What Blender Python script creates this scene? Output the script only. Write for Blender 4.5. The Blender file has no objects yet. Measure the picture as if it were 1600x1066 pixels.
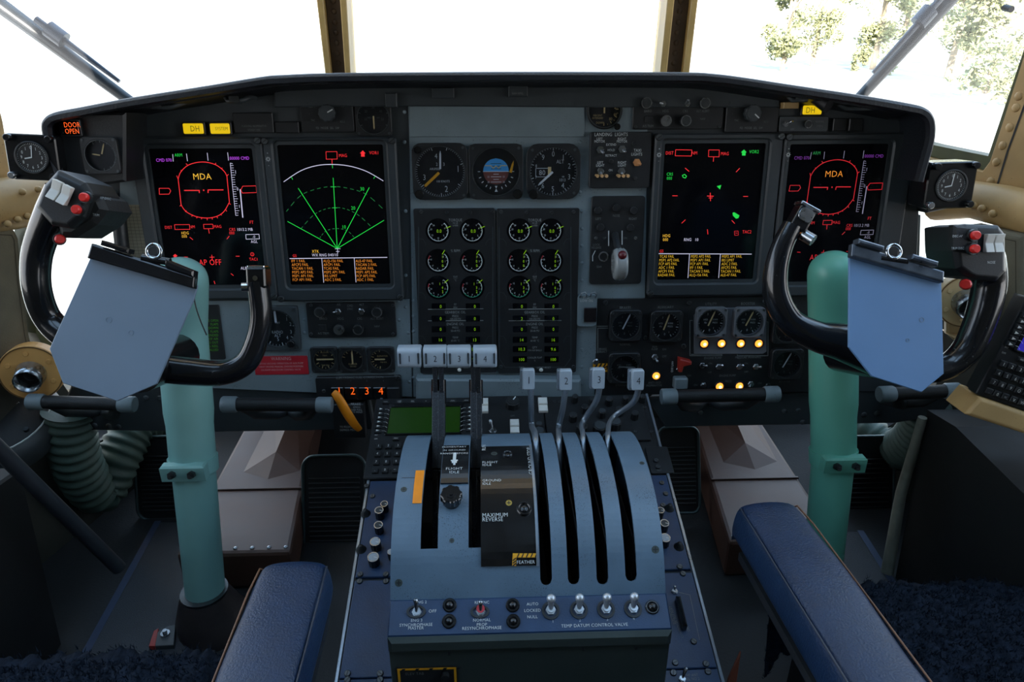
import bpy, math, random
from mathutils import Vector, Matrix, Euler
random.seed(7)
R = math.radians
sc = bpy.context.scene
COL = sc.collection
# ---------------- camera, world, exposure ----------------
F = 1100.0
CAMLOC = Vector((0, 0, 1.0))
CROT = Euler((R(66), 0, R(-2)), 'XYZ').to_matrix()
cam = bpy.data.objects.new('camera', bpy.data.cameras.new('camera'))
COL.objects.link(cam)
cam.data.sensor_width = 36
cam.data.lens = F / 1600 * 36
cam.data.clip_start = 0.02
cam.data.clip_end = 2000
cam.location = CAMLOC
cam.rotation_euler = CROT.to_euler()
sc.camera = cam
sc.view_settings.view_transform = 'Standard'
sc.view_settings.look = 'None'
sc.view_settings.exposure = 0
sc.view_settings.gamma = 1
W = bpy.data.worlds.new('world'); sc.world = W; W.use_nodes = True
wn = W.node_tree.nodes; wl = W.node_tree.links
bg = wn['Background']
tc = wn.new('ShaderNodeTexCoord'); sx_ = wn.new('ShaderNodeSeparateXYZ'); rp = wn.new('ShaderNodeValToRGB')
wl.new(tc.outputs['Generated'], sx_.inputs[0]); wl.new(sx_.outputs['Z'], rp.inputs[0]); wl.new(rp.outputs[0], bg.inputs[0])
rp.color_ramp.elements[0].position = 0.0; rp.color_ramp.elements[0].color = (1, 1, 1, 1)
rp.color_ramp.elements[1].position = 0.6; rp.color_ramp.elements[1].color = (0.46, 0.70, 1, 1)
bg.inputs[1].default_value = 3.3
sun = bpy.data.objects.new('sun', bpy.data.lights.new('sun', 'SUN')); COL.objects.link(sun)
sun.data.energy = 18; sun.data.angle = R(1.5); sun.data.color = (1, 0.93, 0.82)
sun.rotation_euler = Vector((0.25, 1.0, -.36)).to_track_quat('-Z', 'Y').to_euler()

def ray(px, py): return (CROT @ Vector(((px - 800) / F, (533 - py) / F, -1)))

# ---------------- colour and materials ----------------
def lin(r, g, b):
    f = lambda c: c / 255 / 12.92 if c <= 10 else ((c / 255 + .055) / 1.055) ** 2.4
    return (f(r), f(g), f(b), 1)
MATS = {}
def mat(name, rgb, rough=.5, metal=0, var=.12, scale=30, bump=0, bscale=200, spec=.5, emit=0, coat=0, tr=0):
    if name in MATS: return MATS[name]
    m = bpy.data.materials.new(name); m.use_nodes = True; MATS[name] = m
    N = m.node_tree.nodes; L = m.node_tree.links
    p = N['Principled BSDF']
    c = lin(*rgb)
    p.inputs['Base Color'].default_value = c
    p.inputs['Roughness'].default_value = rough
    p.inputs['Metallic'].default_value = metal
    p.inputs['Specular IOR Level'].default_value = spec
    if coat: p.inputs['Coat Weight'].default_value = coat; p.inputs['Coat Roughness'].default_value = .15
    if emit:
        p.inputs['Emission Color'].default_value = c; p.inputs['Emission Strength'].default_value = emit
        p.inputs['Base Color'].default_value = (c[0]*.1, c[1]*.1, c[2]*.1, 1)
        return m
    t = N.new('ShaderNodeTexCoord')
    if var:
        n = N.new('ShaderNodeTexNoise'); n.inputs['Scale'].default_value = scale; n.inputs['Detail'].default_value = 6
        L.new(t.outputs['Object'], n.inputs['Vector'])
        r = N.new('ShaderNodeValToRGB'); e = r.color_ramp.elements
        e[0].position = .3; e[1].position = .7
        e[0].color = tuple(max(0, x * (1 - var)) for x in c[:3]) + (1,); e[1].color = tuple(min(1, x * (1 + var)) for x in c[:3]) + (1,)
        L.new(n.outputs[0], r.inputs[0]); L.new(r.outputs[0], p.inputs['Base Color'])
        mr = N.new('ShaderNodeMapRange'); mr.inputs[3].default_value = max(.02, rough - .08); mr.inputs[4].default_value = min(1, rough + .08)
        L.new(n.outputs[0], mr.inputs[0]); L.new(mr.outputs[0], p.inputs['Roughness'])
    if bump:
        n2 = N.new('ShaderNodeTexNoise'); n2.inputs['Scale'].default_value = bscale; n2.inputs['Detail'].default_value = 4
        L.new(t.outputs['Object'], n2.inputs['Vector'])
        b = N.new('ShaderNodeBump'); b.inputs['Strength'].default_value = bump; b.inputs['Distance'].default_value = .002
        L.new(n2.outputs[0], b.inputs['Height']); L.new(b.outputs[0], p.inputs['Normal'])
    return m
def worn(name, rgb, wear, rough=.4, th=.63, scale=260, metal=0):
    """paint with small worn specks of another colour"""
    m = mat(name, rgb, rough, metal, .10, 18, .08, 120)
    N = m.node_tree.nodes; L = m.node_tree.links; p = N['Principled BSDF']
    src = p.inputs['Base Color'].links[0].from_socket
    t = N.new('ShaderNodeTexCoord'); n = N.new('ShaderNodeTexNoise'); n.inputs['Scale'].default_value = scale; n.inputs['Detail'].default_value = 3
    n3 = N.new('ShaderNodeTexNoise'); n3.inputs['Scale'].default_value = 14
    L.new(t.outputs['Object'], n.inputs['Vector']); L.new(t.outputs['Object'], n3.inputs['Vector'])
    ad = N.new('ShaderNodeMath'); ad.operation = 'MULTIPLY_ADD'; ad.inputs[1].default_value = .35
    L.new(n3.outputs[0], ad.inputs[0]); L.new(n.outputs[0], ad.inputs[2])
    r = N.new('ShaderNodeValToRGB'); r.color_ramp.elements[0].position = th + .17; r.color_ramp.elements[1].position = th + .21
    L.new(ad.outputs[0], r.inputs[0])
    mx = N.new('ShaderNodeMix'); mx.data_type = 'RGBA'
    L.new(r.outputs[0], mx.inputs[0]); L.new(src, mx.inputs[6]); mx.inputs[7].default_value = lin(*wear)
    L.new(mx.outputs[2], p.inputs['Base Color'])
    return m
def glassmat(name='window_glass', tint=(1, 1, 1), fac=1.0):
    if name in MATS: return MATS[name]
    m = bpy.data.materials.new(name); m.use_nodes = True; MATS[name] = m
    N = m.node_tree.nodes; L = m.node_tree.links
    N.remove(N['Principled BSDF']); out = N['Material Output']
    a = N.new('ShaderNodeBsdfTransparent'); a.inputs[0].default_value = tint + (1,)
    g = N.new('ShaderNodeBsdfGlossy'); g.inputs['Roughness'].default_value = .03
    fr = N.new('ShaderNodeFresnel'); fr.inputs[0].default_value = 1.35
    mu = N.new('ShaderNodeMath'); mu.operation = 'MULTIPLY'; mu.inputs[1].default_value = fac
    mx = N.new('ShaderNodeMixShader')
    L.new(fr.outputs[0], mu.inputs[0]); L.new(mu.outputs[0], mx.inputs[0]); L.new(a.outputs[0], mx.inputs[1]); L.new(g.outputs[0], mx.inputs[2]); L.new(mx.outputs[0], out.inputs[0])
    return m
grey = worn('grey_paint', (110, 123, 128), (60, 66, 68), .5, .70, 500)
greyd = mat('dark_grey_paint', (52, 58, 61), .5, 0, .12, 20, .1, 200)
bezelm = mat('bezel_paint', (44, 50, 53), .5, 0, .08, 30, .15, 600)
blk = mat('black_paint', (27, 29, 31), .45, 0, .15, 40, .1, 400)
blkg = mat('black_gloss', (16, 17, 19), .22, 0, .1, 40, .04, 150, .5, 0, .4)
blkr = mat('black_rubber', (24, 26, 27), .6, 0, .2, 40, .3, 300)
scrm = mat('screen_glass', (5, 6, 11), .14, 0, 0, spec=.35)
dialm = mat('dial_black', (13, 14, 15), .5, 0, 0)
ink = mat('white_ink', (205, 210, 208), .6, 0, 0)
inkd = mat('faded_ink', (120, 124, 122), .6, 0, .2, 300)
cream = mat('cream_paint', (214, 188, 128), .6, 0, 0)
steel = mat('steel', (170, 174, 178), .28, 1, .1, 60)
satin = mat('satin_steel', (190, 194, 198), .34, .65, 0)
steeld = mat('dull_steel', (92, 96, 98), .42, 1, .15, 80)
chrome = mat('chrome', (215, 220, 225), .1, 1, 0)
tealr = mat('green_enamel', (96, 168, 146), .4, 0, .06, 9, .05, 60, coat=.2)
teal = mat('green_enamel_bluish_lit', (132, 180, 173), .4, 0, .06, 9, .05, 60, coat=.2)  # same green as the right column, its bluish light put into the colour
tan = worn('tan_paint', (186, 152, 100), (120, 92, 56), .5, .70, 420)
tanl = mat('tan_light', (196, 168, 122), .45, 0, .12, 20, .1, 90)
olive = mat('olive_paint', (74, 78, 44), .5, 0, .2, 25)
brown = mat('brown_enamel', (74, 50, 40), .5, 0, .15, 12, .1, 60)
quad = worn('quadrant_paint', (88, 109, 126), (52, 62, 74), .36, .66, 800)
quadf = mat('quadrant_grey', (56, 66, 64), .5, 0, .1, 14, .1, 150)
consm = mat('console_blue_black', (26, 52, 84), .42, 0, .2, 25, .15, 500)
knobw = mat('light_grey_plastic', (158, 170, 180), .3, 0, .05, 40, 0, 100, coat=.3)
orange = mat('orange_paint', (240, 140, 20), .45, 0, .08, 60, .1, 300)
yel = mat('yellow_paint', (225, 160, 30), .5, 0, .15, 90)
red = mat('red_plastic', (215, 45, 40), .3, 0, 0)
redp = mat('red_placard', (170, 30, 42), .45, 0, .05, 40)
redg = mat('red_guard', (150, 40, 30), .4, 0, .1, 80)
white = mat('white_plastic', (215, 213, 205), .35, 0, .06, 60)
leather = mat('black_leather_sky_sheen', (16, 38, 66), .38, 0, .15, 40, .55, 420)  # black leather with the blue sky reflection put into its base colour
wool = mat('navy_wool', (26, 34, 46), .95, 0, .35, 120, .8, 300, .1)
canvas = mat('beige_canvas', (112, 106, 88), .8, 0, .12, 20, .3, 300)
boardr = mat('clipboard_blue', (96, 132, 172), .42, 0, .06, 8, .08, 30)
board = mat('clipboard_grey', (112, 130, 148), .42, 0, .06, 8, .08, 30)
hosem = mat('hose_fabric', (64, 84, 76), .6, 0, .15, 40, .2, 200)
levm = worn('lever_paint', (26, 29, 33), (60, 64, 70), .28, .62, 600, 0)
levs = worn('lever_steel', (150, 160, 170), (90, 96, 100), .3, .68, 900, .7)
glass = glassmat(); dglass = glassmat('dial_glass', (.96, .97, 1), .3)
def em(name, rgb, s=1.0): return mat(name, rgb, emit=s)
eR = em('red_light', (240, 45, 50)); eRd = em('dim_red_light', (190, 30, 40)); eW = em('white_light', (200, 198, 225)); eG = em('green_light', (30, 205, 70))
eGd = em('dim_green_light', (30, 120, 60)); eM = em('magenta_light', (190, 75, 235)); eMd = em('dim_magenta_light', (110, 50, 140)); eY = em('amber_light', (240, 185, 60)); eYd = em('dim_amber_light', (200, 160, 40))
eYo = em('orange_amber_light', (215, 130, 40)); eO = em('orange_light', (255, 96, 22), 1.2); eLime = em('lime_light', (120, 175, 10), .9); eLimeD = em('dim_lime_light', (90, 140, 8))
eLamp = em('lamp_light', (255, 150, 50), 2.2); eLampC = em('lamp_core_light', (255, 228, 160), 3); eCap = em('amber_caption_light', (225, 190, 10), .95); eWd = em('dim_white_light', (120, 118, 140))
lcdg = mat('green_display', (12, 30, 6), .25, 0, 0); lcdg.node_tree.nodes['Principled BSDF'].inputs['Emission Color'].default_value = lin(24, 56, 10); lcdg.node_tree.nodes['Principled BSDF'].inputs['Emission Strength'].default_value = .5
lcdp = em('violet_display', (40, 34, 150), 1)

# ---------------- geometry helpers ----------------
GC = {}
def glyphs(s, font_spacing=1.0):
    k = s
    if k in GC: return GC[k]
    cu = bpy.data.curves.new('t', 'FONT'); cu.body = s; cu.resolution_u = 2; cu.align_x = 'CENTER'; cu.size = 1
    cu.space_character = 1.06; cu.offset = -.006
    ob = bpy.data.objects.new('t', cu)
    me = bpy.data.meshes.new_from_object(ob)
    vs = [(v.co.x, v.co.y) for v in me.vertices]; fs = [tuple(p.vertices) for p in me.polygons]
    bpy.data.objects.remove(ob); bpy.data.curves.remove(cu); bpy.data.meshes.remove(me)
    xs = [v[0] for v in vs] or [0]
    mx = (min(xs) + max(xs)) / 2
    vs = [(v[0] - mx, v[1] - .345) for v in vs]
    GC[k] = (vs, fs, max(xs) - min(xs)); return GC[k]
def rrect(x0, y0, x1, y1, r, n=4):
    r = max(1e-5, min(r, (x1 - x0) / 2 * .99, (y1 - y0) / 2 * .99)); o = []
    for cx, cy, a in ((x1 - r, y1 - r, 0), (x0 + r, y1 - r, 90), (x0 + r, y0 + r, 180), (x1 - r, y0 + r, 270)):
        for i in range(n + 1): t = R(a + 90 * i / n); o.append((cx + r * math.cos(t), cy + r * math.sin(t)))
    return o
def circ(cx, cy, r, n=24, ry=None, a0=0): return [(cx + r * math.cos(a0 + 2 * math.pi * i / n), cy + (ry or r) * math.sin(a0 + 2 * math.pi * i / n)) for i in range(n)]
def area(p): return sum(p[i][0] * p[(i + 1) % len(p)][1] - p[(i + 1) % len(p)][0] * p[i][1] for i in range(len(p))) / 2
def inset(p, d):
    n = len(p); o = []
    for i in range(n):
        a = Vector(p[i - 1]); b = Vector(p[i]); c = Vector(p[(i + 1) % n])
        e1 = (b - a); e2 = (c - b)
        if e1.length < 1e-9 or e2.length < 1e-9: o.append(tuple(b)); continue
        e1.normalize(); e2.normalize()
        n1 = Vector((-e1.y, e1.x)); n2 = Vector((-e2.y, e2.x)); m = n1 + n2
        if m.length < 1e-6: m = n1
        m = m / max(.3, m.dot(n1)) if m.dot(n1) > 1e-6 else n1
        o.append((b.x + m.x * d, b.y + m.y * d))
    return o
def smoothpts(P, k=6, closed=False):
    P = [Vector(p) for p in P]; n = len(P); o = []
    for i in range(n if closed else n - 1):
        p0 = P[i - 1] if (i > 0 or closed) else P[0]; p1 = P[i]; p2 = P[(i + 1) % n]; p3 = P[(i + 2) % n] if (i + 2 < n or closed) else P[-1]
        for j in range(k):
            t = j / k; o.append(.5 * ((2 * p1) + (p2 - p0) * t + (2 * p0 - 5 * p1 + 4 * p2 - p3) * t * t + (3 * p1 - p0 - 3 * p2 + p3) * t ** 3))
    if not closed: o.append(P[-1])
    return o
class MB:
    def __init__(s): s.v = []; s.f = []; s.m = []; s.s = []; s.M = None
    def add(s, vs, fs, mi=0, sm=False):
        o = len(s.v)
        for v in vs:
            v = Vector(v) if len(v) == 3 else Vector((v[0], v[1], 0))
            s.v.append(s.M @ v if s.M else v)
        for f in fs: s.f.append([i + o for i in f]); s.m.append(mi); s.s.append(sm)
        return s
    def box(s, x0, x1, y0, y1, z0, z1, mi=0, bev=0):
        return s.prism([(x0, y0), (x1, y0), (x1, y1), (x0, y1)], z0, z1, bev, mi)
    def prism(s, p, z0, z1, bev=0, mi=0, sm=False):
        if area(p) < 0: p = p[::-1]
        n = len(p); L = [[(x, y, z0) for x, y in p], [(x, y, z1 - bev) for x, y in p]]
        if bev: L.append([(x, y, z1) for x, y in inset(p, bev)])
        vs = sum(L, []); fs = [list(range(n))[::-1], [i + n * (len(L) - 1) for i in range(n)]]
        for k in range(len(L) - 1):
            for i in range(n): j = (i + 1) % n; fs.append([k * n + i, k * n + j, (k + 1) * n + j, (k + 1) * n + i])
        return s.add(vs, fs, mi, sm)
    def ring(s, po, pi, z0, z1, mi=0, bev=0):
        n = len(po)
        b = bev
        vs = [(x, y, z0) for x, y in po] + [(x, y, z1 - b) for x, y in po] + [(x, y, z1) for x, y in (inset(po, b) if b else po)] + [(x, y, z1) for x, y in (inset(pi, -b) if b else pi)] + [(x, y, z1 - b) for x, y in pi] + [(x, y, z0) for x, y in pi]
        fs = []
        for k in range(6):
            for i in range(n): j = (i + 1) % n; fs.append([k * n + i, k * n + j, ((k + 1) % 6) * n + j, ((k + 1) % 6) * n + i])
        return s.add(vs, fs, mi)
    def lathe(s, c, prof, n=20, mi=0, sm=True, A=None):
        """prof [(r,z)...] about local z (or matrix A)"""
        vs = []; fs = []
        for r, z in prof:
            for i in range(n):
                a = 2 * math.pi * i / n; v = Vector((r * math.cos(a), r * math.sin(a), z))
                if A is not None: v = A @ v
                vs.append((v.x + c[0], v.y + c[1], v.z + (c[2] if len(c) > 2 else 0)))
        for k in range(len(prof) - 1):
            for i in range(n): j = (i + 1) % n; fs.append([k * n + i, k * n + j, (k + 1) * n + j, (k + 1) * n + i])
        s.add(vs, fs, mi, sm)
        s.add([vs[i] for i in range(n)], [list(range(n))[::-1]], mi); s.add(vs[-n:], [list(range(n))], mi)
        return s
    def cyl(s, c, r, z0, z1, n=20, mi=0, bev=0, r1=None):
        r1 = r if r1 is None else r1
        pr = [(r, z0), (r1, z1 - bev)] + ([(r1 - bev, z1)] if bev else [])
        return s.lathe((c[0], c[1], 0), pr, n, mi, False if n < 9 else True)
    def rod(s, a, b, r, n=10, mi=0, r1=None):
        return s.tube([a, b], [r, r if r1 is None else r1], n, mi)
    def tube(s, P, r, n=12, mi=0, sq=1.0, up=None, caps=True, flat=None):
        P = [Vector(p) if len(p) == 3 else Vector((p[0], p[1], 0)) for p in P]
        rs = r if isinstance(r, (list, tuple)) else [r] * len(P)
        T = [((P[min(i + 1, len(P) - 1)] - P[max(i - 1, 0)]).normalized()) for i in range(len(P))]
        u = Vector(up) if up else (Vector((0, 0, 1)) if abs(T[0].z) < .9 else Vector((1, 0, 0)))
        u = (u - T[0] * u.dot(T[0])).normalized(); vs = []; fs = []
        for i, p in enumerate(P):
            u = (u - T[i] * u.dot(T[i])).normalized(); w = T[i].cross(u)
            for j in range(n):
                a = 2 * math.pi * j / n + (math.pi / n if n == 4 else 0); vs.append(p + u * (math.cos(a) * rs[i] * sq) + w * (math.sin(a) * rs[i]))
        for i in range(len(P) - 1):
            for j in range(n): k = (j + 1) % n; fs.append([i * n + j, i * n + k, (i + 1) * n + k, (i + 1) * n + j])
        s.add(vs, fs, mi, n > 5)
        if caps: s.add(vs[:n], [list(range(n))[::-1]], mi); s.add(vs[-n:], [list(range(n))], mi)
        return s
    def ball(s, c, r, n=14, mi=0, sz=1.0, half=False):
        K = 8; pr = []
        for i in range(K + 1):
            a = (-math.pi / 2 if not half else 0) + (math.pi if not half else math.pi / 2) * i / K
            pr.append((max(r * math.cos(a), 1e-5), r * sz * math.sin(a)))
        return s.lathe(c, pr, n, mi)
    def stroke(s, pts, w, z=0, mi=0, closed=False):
        pts = [Vector((p[0], p[1])) for p in pts]; n = len(pts)
        for i in range(n if closed else n - 1):
            a = pts[i]; b = pts[(i + 1) % n]; d = b - a
            if d.length < 1e-9: continue
            e = d.normalized() * w * .25; q = Vector((-d.y, d.x)).normalized() * w / 2
            a2 = a - e; b2 = b + e
            s.add([(*(a2 - q), z), (*(b2 - q), z), (*(b2 + q), z), (*(a2 + q), z)], [[0, 1, 2, 3]], mi)
        return s
    def poly(s, pts, z=0, mi=0):
        if area(pts) < 0: pts = pts[::-1]
        return s.add([(x, y, z) for x, y in pts], [list(range(len(pts)))], mi)
    def text(s, t, x, y, h, z=0, al='C', sx=.8, rot=0, mi=0, slant=0):
        vs, fs, w = glyphs(t); k = h / .73
        off = {'C': 0, 'L': w / 2, 'R': -w / 2}[al]
        c, sn = math.cos(rot), math.sin(rot); o = []
        for a, b in vs:
            a = (a + off) * k * sx + slant * b * k; b = b * k
            o.append((x + a * c - b * sn, y + a * sn + b * c, z))
        return s.add(o, fs, mi)
    def build(s, name, mats, parent=None, bevel=0, subd=0, auto=None):
        me = bpy.data.meshes.new(name)
        me.from_pydata([tuple(v) for v in s.v], [], s.f)
        if not isinstance(mats, (list, tuple)): mats = [mats]
        for m in mats: me.materials.append(m)
        me.polygons.foreach_set('material_index', [min(i, len(mats) - 1) for i in s.m])
        me.polygons.foreach_set('use_smooth', s.s)
        me.update()
        if auto:
            for p in me.polygons: p.use_smooth = True
            me.set_sharp_from_angle(angle=R(auto))
        o = bpy.data.objects.new(name, me); COL.objects.link(o)
        if parent is not None: o.parent = parent
        if bevel:
            b = o.modifiers.new('b', 'BEVEL'); b.width = bevel; b.segments = 2; b.limit_method = 'ANGLE'; b.angle_limit = R(35)
        if subd:
            b = o.modifiers.new('s', 'SUBSURF'); b.levels = subd; b.render_levels = subd
        return o
# ---------------- frames: real planes in the cockpit ----------------
class Frame:
    def __init__(s, M): s.M = M; s.I = M.inverted()
    def hit(s, px, py, w=0):
        o = s.I @ CAMLOC; d = s.I.to_3x3() @ ray(px, py); t = (w - o.z) / d.z
        return o + d * t
    def depth(s, px, py):
        P = s.M @ s.hit(px, py); return -((CROT.inverted() @ (P - CAMLOC)).z)
    def at(s, px, py, w=0): return Frame(s.M @ Matrix.Translation(s.hit(px, py, w)))
def frame(o, x, y):
    x = Vector(x).normalized(); z = x.cross(Vector(y)).normalized(); y = z.cross(x)
    return Frame(Matrix.Translation(Vector(o)) @ Matrix((x, y, z)).transposed().to_4x4())
def tag(o, label=None, cat=None, group=None, kind=None):
    if label: o['label'] = label
    if cat: o['category'] = cat
    if group: o['group'] = group
    if kind: o['kind'] = kind
    return o
class Thing:
    def __init__(s, name, label, cat, fr, px=None, py=None, group=None, w=0, kind=None):
        s.f = fr if px is None else fr.at(px, py, w); s.px, s.py = px, py
        s.o = bpy.data.objects.new(name, None); COL.objects.link(s.o); s.o.empty_display_size = .02
        s.o.matrix_world = s.f.M
        tag(s.o, label, cat, group, kind)
        if px is not None: s.k = s.f.depth(px, py) / F
    def p(s, px, py, w=0): h = s.f.hit(px, py, w); return (h.x, h.y)
    def P(s, pts, w=0): return [s.p(a, b, w) for a, b in pts]
    def rect(s, a, b, c, d, w=0):
        cx, cy = (a + c) / 2, (b + d) / 2
        return s.p(a, cy, w)[0], s.p(cx, d, w)[1], s.p(c, cy, w)[0], s.p(cx, b, w)[1]
    def rr(s, a, b, c, d, r=3, w=0): x0, y0, x1, y1 = s.rect(a, b, c, d, w); return rrect(x0, y0, x1, y1, r * s.k)
    def txt(s, mb, t, px, py, h, w=.001, al='C', sx=.8, rot=0, mi=0):
        x, y = s.p(px, py, w); mb.text(t, x, y, h * s.k, w, al, sx, rot, mi)
    def ln(s, mb, pts, wd=1, w=.001, closed=False, mi=0): mb.stroke(s.P(pts, w), wd * s.k, w, mi, closed)
    def add(s, name, mb, m, parent=None, label=None, **k):
        o = mb.build(name, m, parent or s.o, **k)
        if label: o['label'] = label
        return o
def struct(name, mb, m, **k): return tag(mb.build(name, m, None, **k), kind='structure')
# small recurring parts
def screw(T, px, py, r=4, w=0, m=None):
    x, y = T.p(px, py, w); k = T.k * r; b = MB(); b.cyl((x, y), k, w, w + k * .5, 12, 0, k * .2)
    a = random.uniform(0, 3.1); c, s_ = math.cos(a) * k * .75, math.sin(a) * k * .75
    b.stroke([(x - c, y - s_), (x + c, y + s_)], k * .3, w + k * .5 + .0002, 1)
    return T.add('screw', b, [m or steeld, blk])
def toggle(T, px, py, L=10, ang=90, w=0, r=1.0, tip=None, nut=5, parent=None):
    x, y = T.p(px, py, w); k = T.k; b = MB()
    b.cyl((x, y), nut * k, w, w + 2.2 * k, 6, 0, .4 * k); b.cyl((x, y), nut * .7 * k, w, w + 4 * k, 14)
    d = Vector((math.cos(R(ang)) * .75, math.sin(R(ang)) * .75, .8)).normalized() * L * k
    a = Vector((x, y, w + 2 * k)); b.tube([a, a + d * .6, a + d * .9, a + d], [1.2 * k * r, 1.8 * k * r, 2.3 * k * r, 1.3 * k * r], 10)
    return T.add('toggle_switch', b, tip or steel, parent)
def knob(T, px, py, r, h=8, w=0, cap=None, body=None, rib=12, name='knob', mark=None, ring=True, parent=None):
    x, y = T.p(px, py, w); k = T.k; b = MB(); n = rib * 4
    po = []
    for i in range(n):
        q = r * k * (1.0 if (i % 4) < 2 else .93); a = 2 * math.pi * i / n; po.append((x + q * math.cos(a), y + q * math.sin(a)))
    b.prism(po, w, w + h * k, .8 * k)
    if cap:
        b.cyl((x, y), r * .8 * k, w + h * k, w + (h + 1) * k, 20, 1, .2 * k)
        if ring: b.ring(circ(x, y, r * 1.0 * k, 24), circ(x, y, r * .82 * k, 24), w + h * k - .8 * k, w + (h + .8) * k, 2)
    if mark is not None:
        a = R(mark); b.stroke([(x + .2 * r * k * math.cos(a), y + .2 * r * k * math.sin(a)), (x + .85 * r * k * math.cos(a), y + .85 * r * k * math.sin(a))], .14 * r * k, w + (h + 1) * k + .0003, 3)
    return T.add(name, b, [body or blk, cap or blk, steel, ink], parent)
# ---------------- main planes ----------------
tau = R(7)
PF = frame((0, 1.25, .688), (1, 0, 0), (0, math.sin(tau), math.cos(tau)))
XC = .049
WL = frame((-.90, 1.15, .7), (.66, .75, 0), (0, 0, 1))
WR = frame((.98, 1.15, .7), (.66, -.75, 0), (0, 0, 1))
# side planes: left runs forward and inwards, right mirrors it
WL = frame((-.86, 1.30, .7), (.27, .96, 0), (0, 0, 1))
WR = frame((.94, 1.30, .7), (.27, -.96, 0), (0, 0, 1))
VF = frame((0, 1.72, .9), (1, 0, 0), (0, -.163, 1))     # windshield plane, leaning aft at the top

# ---------------- exterior ----------------
gm = mat('pale_concrete', (196, 192, 178), .9, 0, .12, .3)
b = MB(); b.box(-300, 300, 4, 500, -2.35, -2.3); struct('ground', b, gm)
leafm = mat('foliage', (150, 152, 112), .8, 0, .45, 1.2); barkm = mat('bark', (150, 136, 116), .9, 0, .3, 8)
def tree(px, py, dist, h, wd, label, kind='tree', dens=3200, low=.02, leaf=.26):
    d = ray(px, py); d = d / d.y * dist; x, y = d.x, d.y
    g = Vector((x, y, -2.3)); o = bpy.data.objects.new(kind, None); COL.objects.link(o); o.location = g
    tag(o, label, 'bush' if kind == 'bush' else 'tree', 'trees and bushes beyond the airfield')
    rnd = random.Random(px)
    if kind != 'bush':
        b = MB(); b.tube([(0, 0, 0), (.1, 0, h * .3), (-.1, 0, h * .6), (.1, 0, h * .85)], [h * .022, h * .018, h * .012, .03], 8)
        for i in range(6):
            a = rnd.uniform(0, 6.28); z = h * rnd.uniform(.3, .7); b.tube([(0, 0, z), (math.cos(a) * wd * .35, math.sin(a) * wd * .35, z + h * .16)], [h * .009, .02], 6)
        b.build('trunk', barkm, o)
    b = MB(); cl = []
    for i in range(16): a = rnd.uniform(0, 6.28); q = rnd.uniform(.1, .8); cl.append((math.cos(a) * q * wd / 2, math.sin(a) * q * wd / 2, h * rnd.uniform(low + .1, .95), wd * rnd.uniform(.12, .24)))
    for i in range(dens):
        c = rnd.choice(cl); v = Vector((rnd.gauss(0, 1), rnd.gauss(0, 1), rnd.gauss(0, .8))).normalized() * c[3] * rnd.uniform(.5, 1)
        P = Vector(c[:3]) + v; a = Vector((rnd.uniform(-1, 1), rnd.uniform(-1, 1), rnd.uniform(-1, 1))).normalized(); e = a.orthogonal().normalized(); s_ = leaf * rnd.uniform(.5, 1)
        b.add([P - a * s_, P + e * s_ * .5, P + a * s_, P - e * s_ * .5], [[0, 1, 2, 3]])
    b.build('foliage', leafm, o)
for a in ((1228, 70, 62, 10, 4.6, 'thin tree farthest left beyond the airfield, seen through the right windshield'), (1274, 70, 70, 11, 6, 'broad pale tree just right of the thin one beyond the airfield'),
          (1372, 62, 64, 12, 5, 'tree left of the right windshield wiper on the airfield edge'), (1410, 62, 78, 14, 9, 'tall pale tree behind the top of the right windshield wiper'),
          (1490, 80, 52, 11, 7, 'wide olive tree just right of the right windshield wiper'), (1556, 84, 40, 9, 6, 'large tree farthest right, beside the window post')):
    tree(*a)
tree(1515, 66, 66, 11, 8, 'distant pale tree behind the wide olive tree at right', 'tree')
tree(1349, 68, 62, 1.6, 1.9, 'small dark green bush standing alone on the airfield edge', 'bush', 700, 0, .2)
tree(1392, 76, 56, 1.7, 1.6, 'small bush left of the right windshield wiper', 'bush', 300, 0, .2)
tree(1566, 92, 33, 2.8, 4, 'low spreading bush near the right window post', 'bush', 700, 0, .25)

# ---------------- cockpit shell ----------------
shell = mat('cabin_lining', (86, 84, 72), .8, 0, .15, 8)
b = MB(); b.box(-1.3, 1.3, -1.2, 1.75, -.05, 0); struct('floor', b, mat('floor_black', (26, 28, 30), .7, 0, .2, 30, .3, 200))
def wall(nm, x0, x1):
    b = MB(); b.M = Matrix(((0, 0, 1, 0), (1, 0, 0, 0), (0, 1, 0, 0), (0, 0, 0, 1)))   # poly (y,z) extruded along x
    b.box(-1.2, 1.15, 0, .62, x0, x1); b.box(-1.2, 1.15, 1.55, 1.95, x0, x1); b.box(-1.2, -.7, .62, 1.55, x0, x1); b.box(.3, .36, .62, 1.55, x0, x1)
    struct(nm, b, shell)
wall('wall_left', -1.25, -1.2); wall('wall_right', 1.2, 1.25)
b = MB(); b.box(-1.25, 1.25, -1.25, -1.2, 0, 1.95); struct('wall_back', b, shell)
# ceiling with the two pairs of eyebrow windows cut out
b = MB()
for x0, x1, y0, y1 in ((-1.25, 1.25, -1.2, -.35), (-1.25, 1.25, .15, .3), (-1.25, 1.25, 1.0, 1.45), (-1.25, -1.0, -.35, 1.0), (1.0, 1.25, -.35, 1.0), (-.3, .3, -.35, 1.0)):
    b.box(x0, x1, y0, y1, 1.85, 1.9)
struct('ceiling', b, shell)
b = MB(); b.box(-1, 1, -.35, 1, 1.87, 1.876); struct('window_1', b, glass)
for i, x in ((2, -1.225), (3, 1.22)):
    b = MB(); b.box(x, x + .005, -.7, 1.15, .62, 1.55); struct('window_%d' % i, b, glass)

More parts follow.
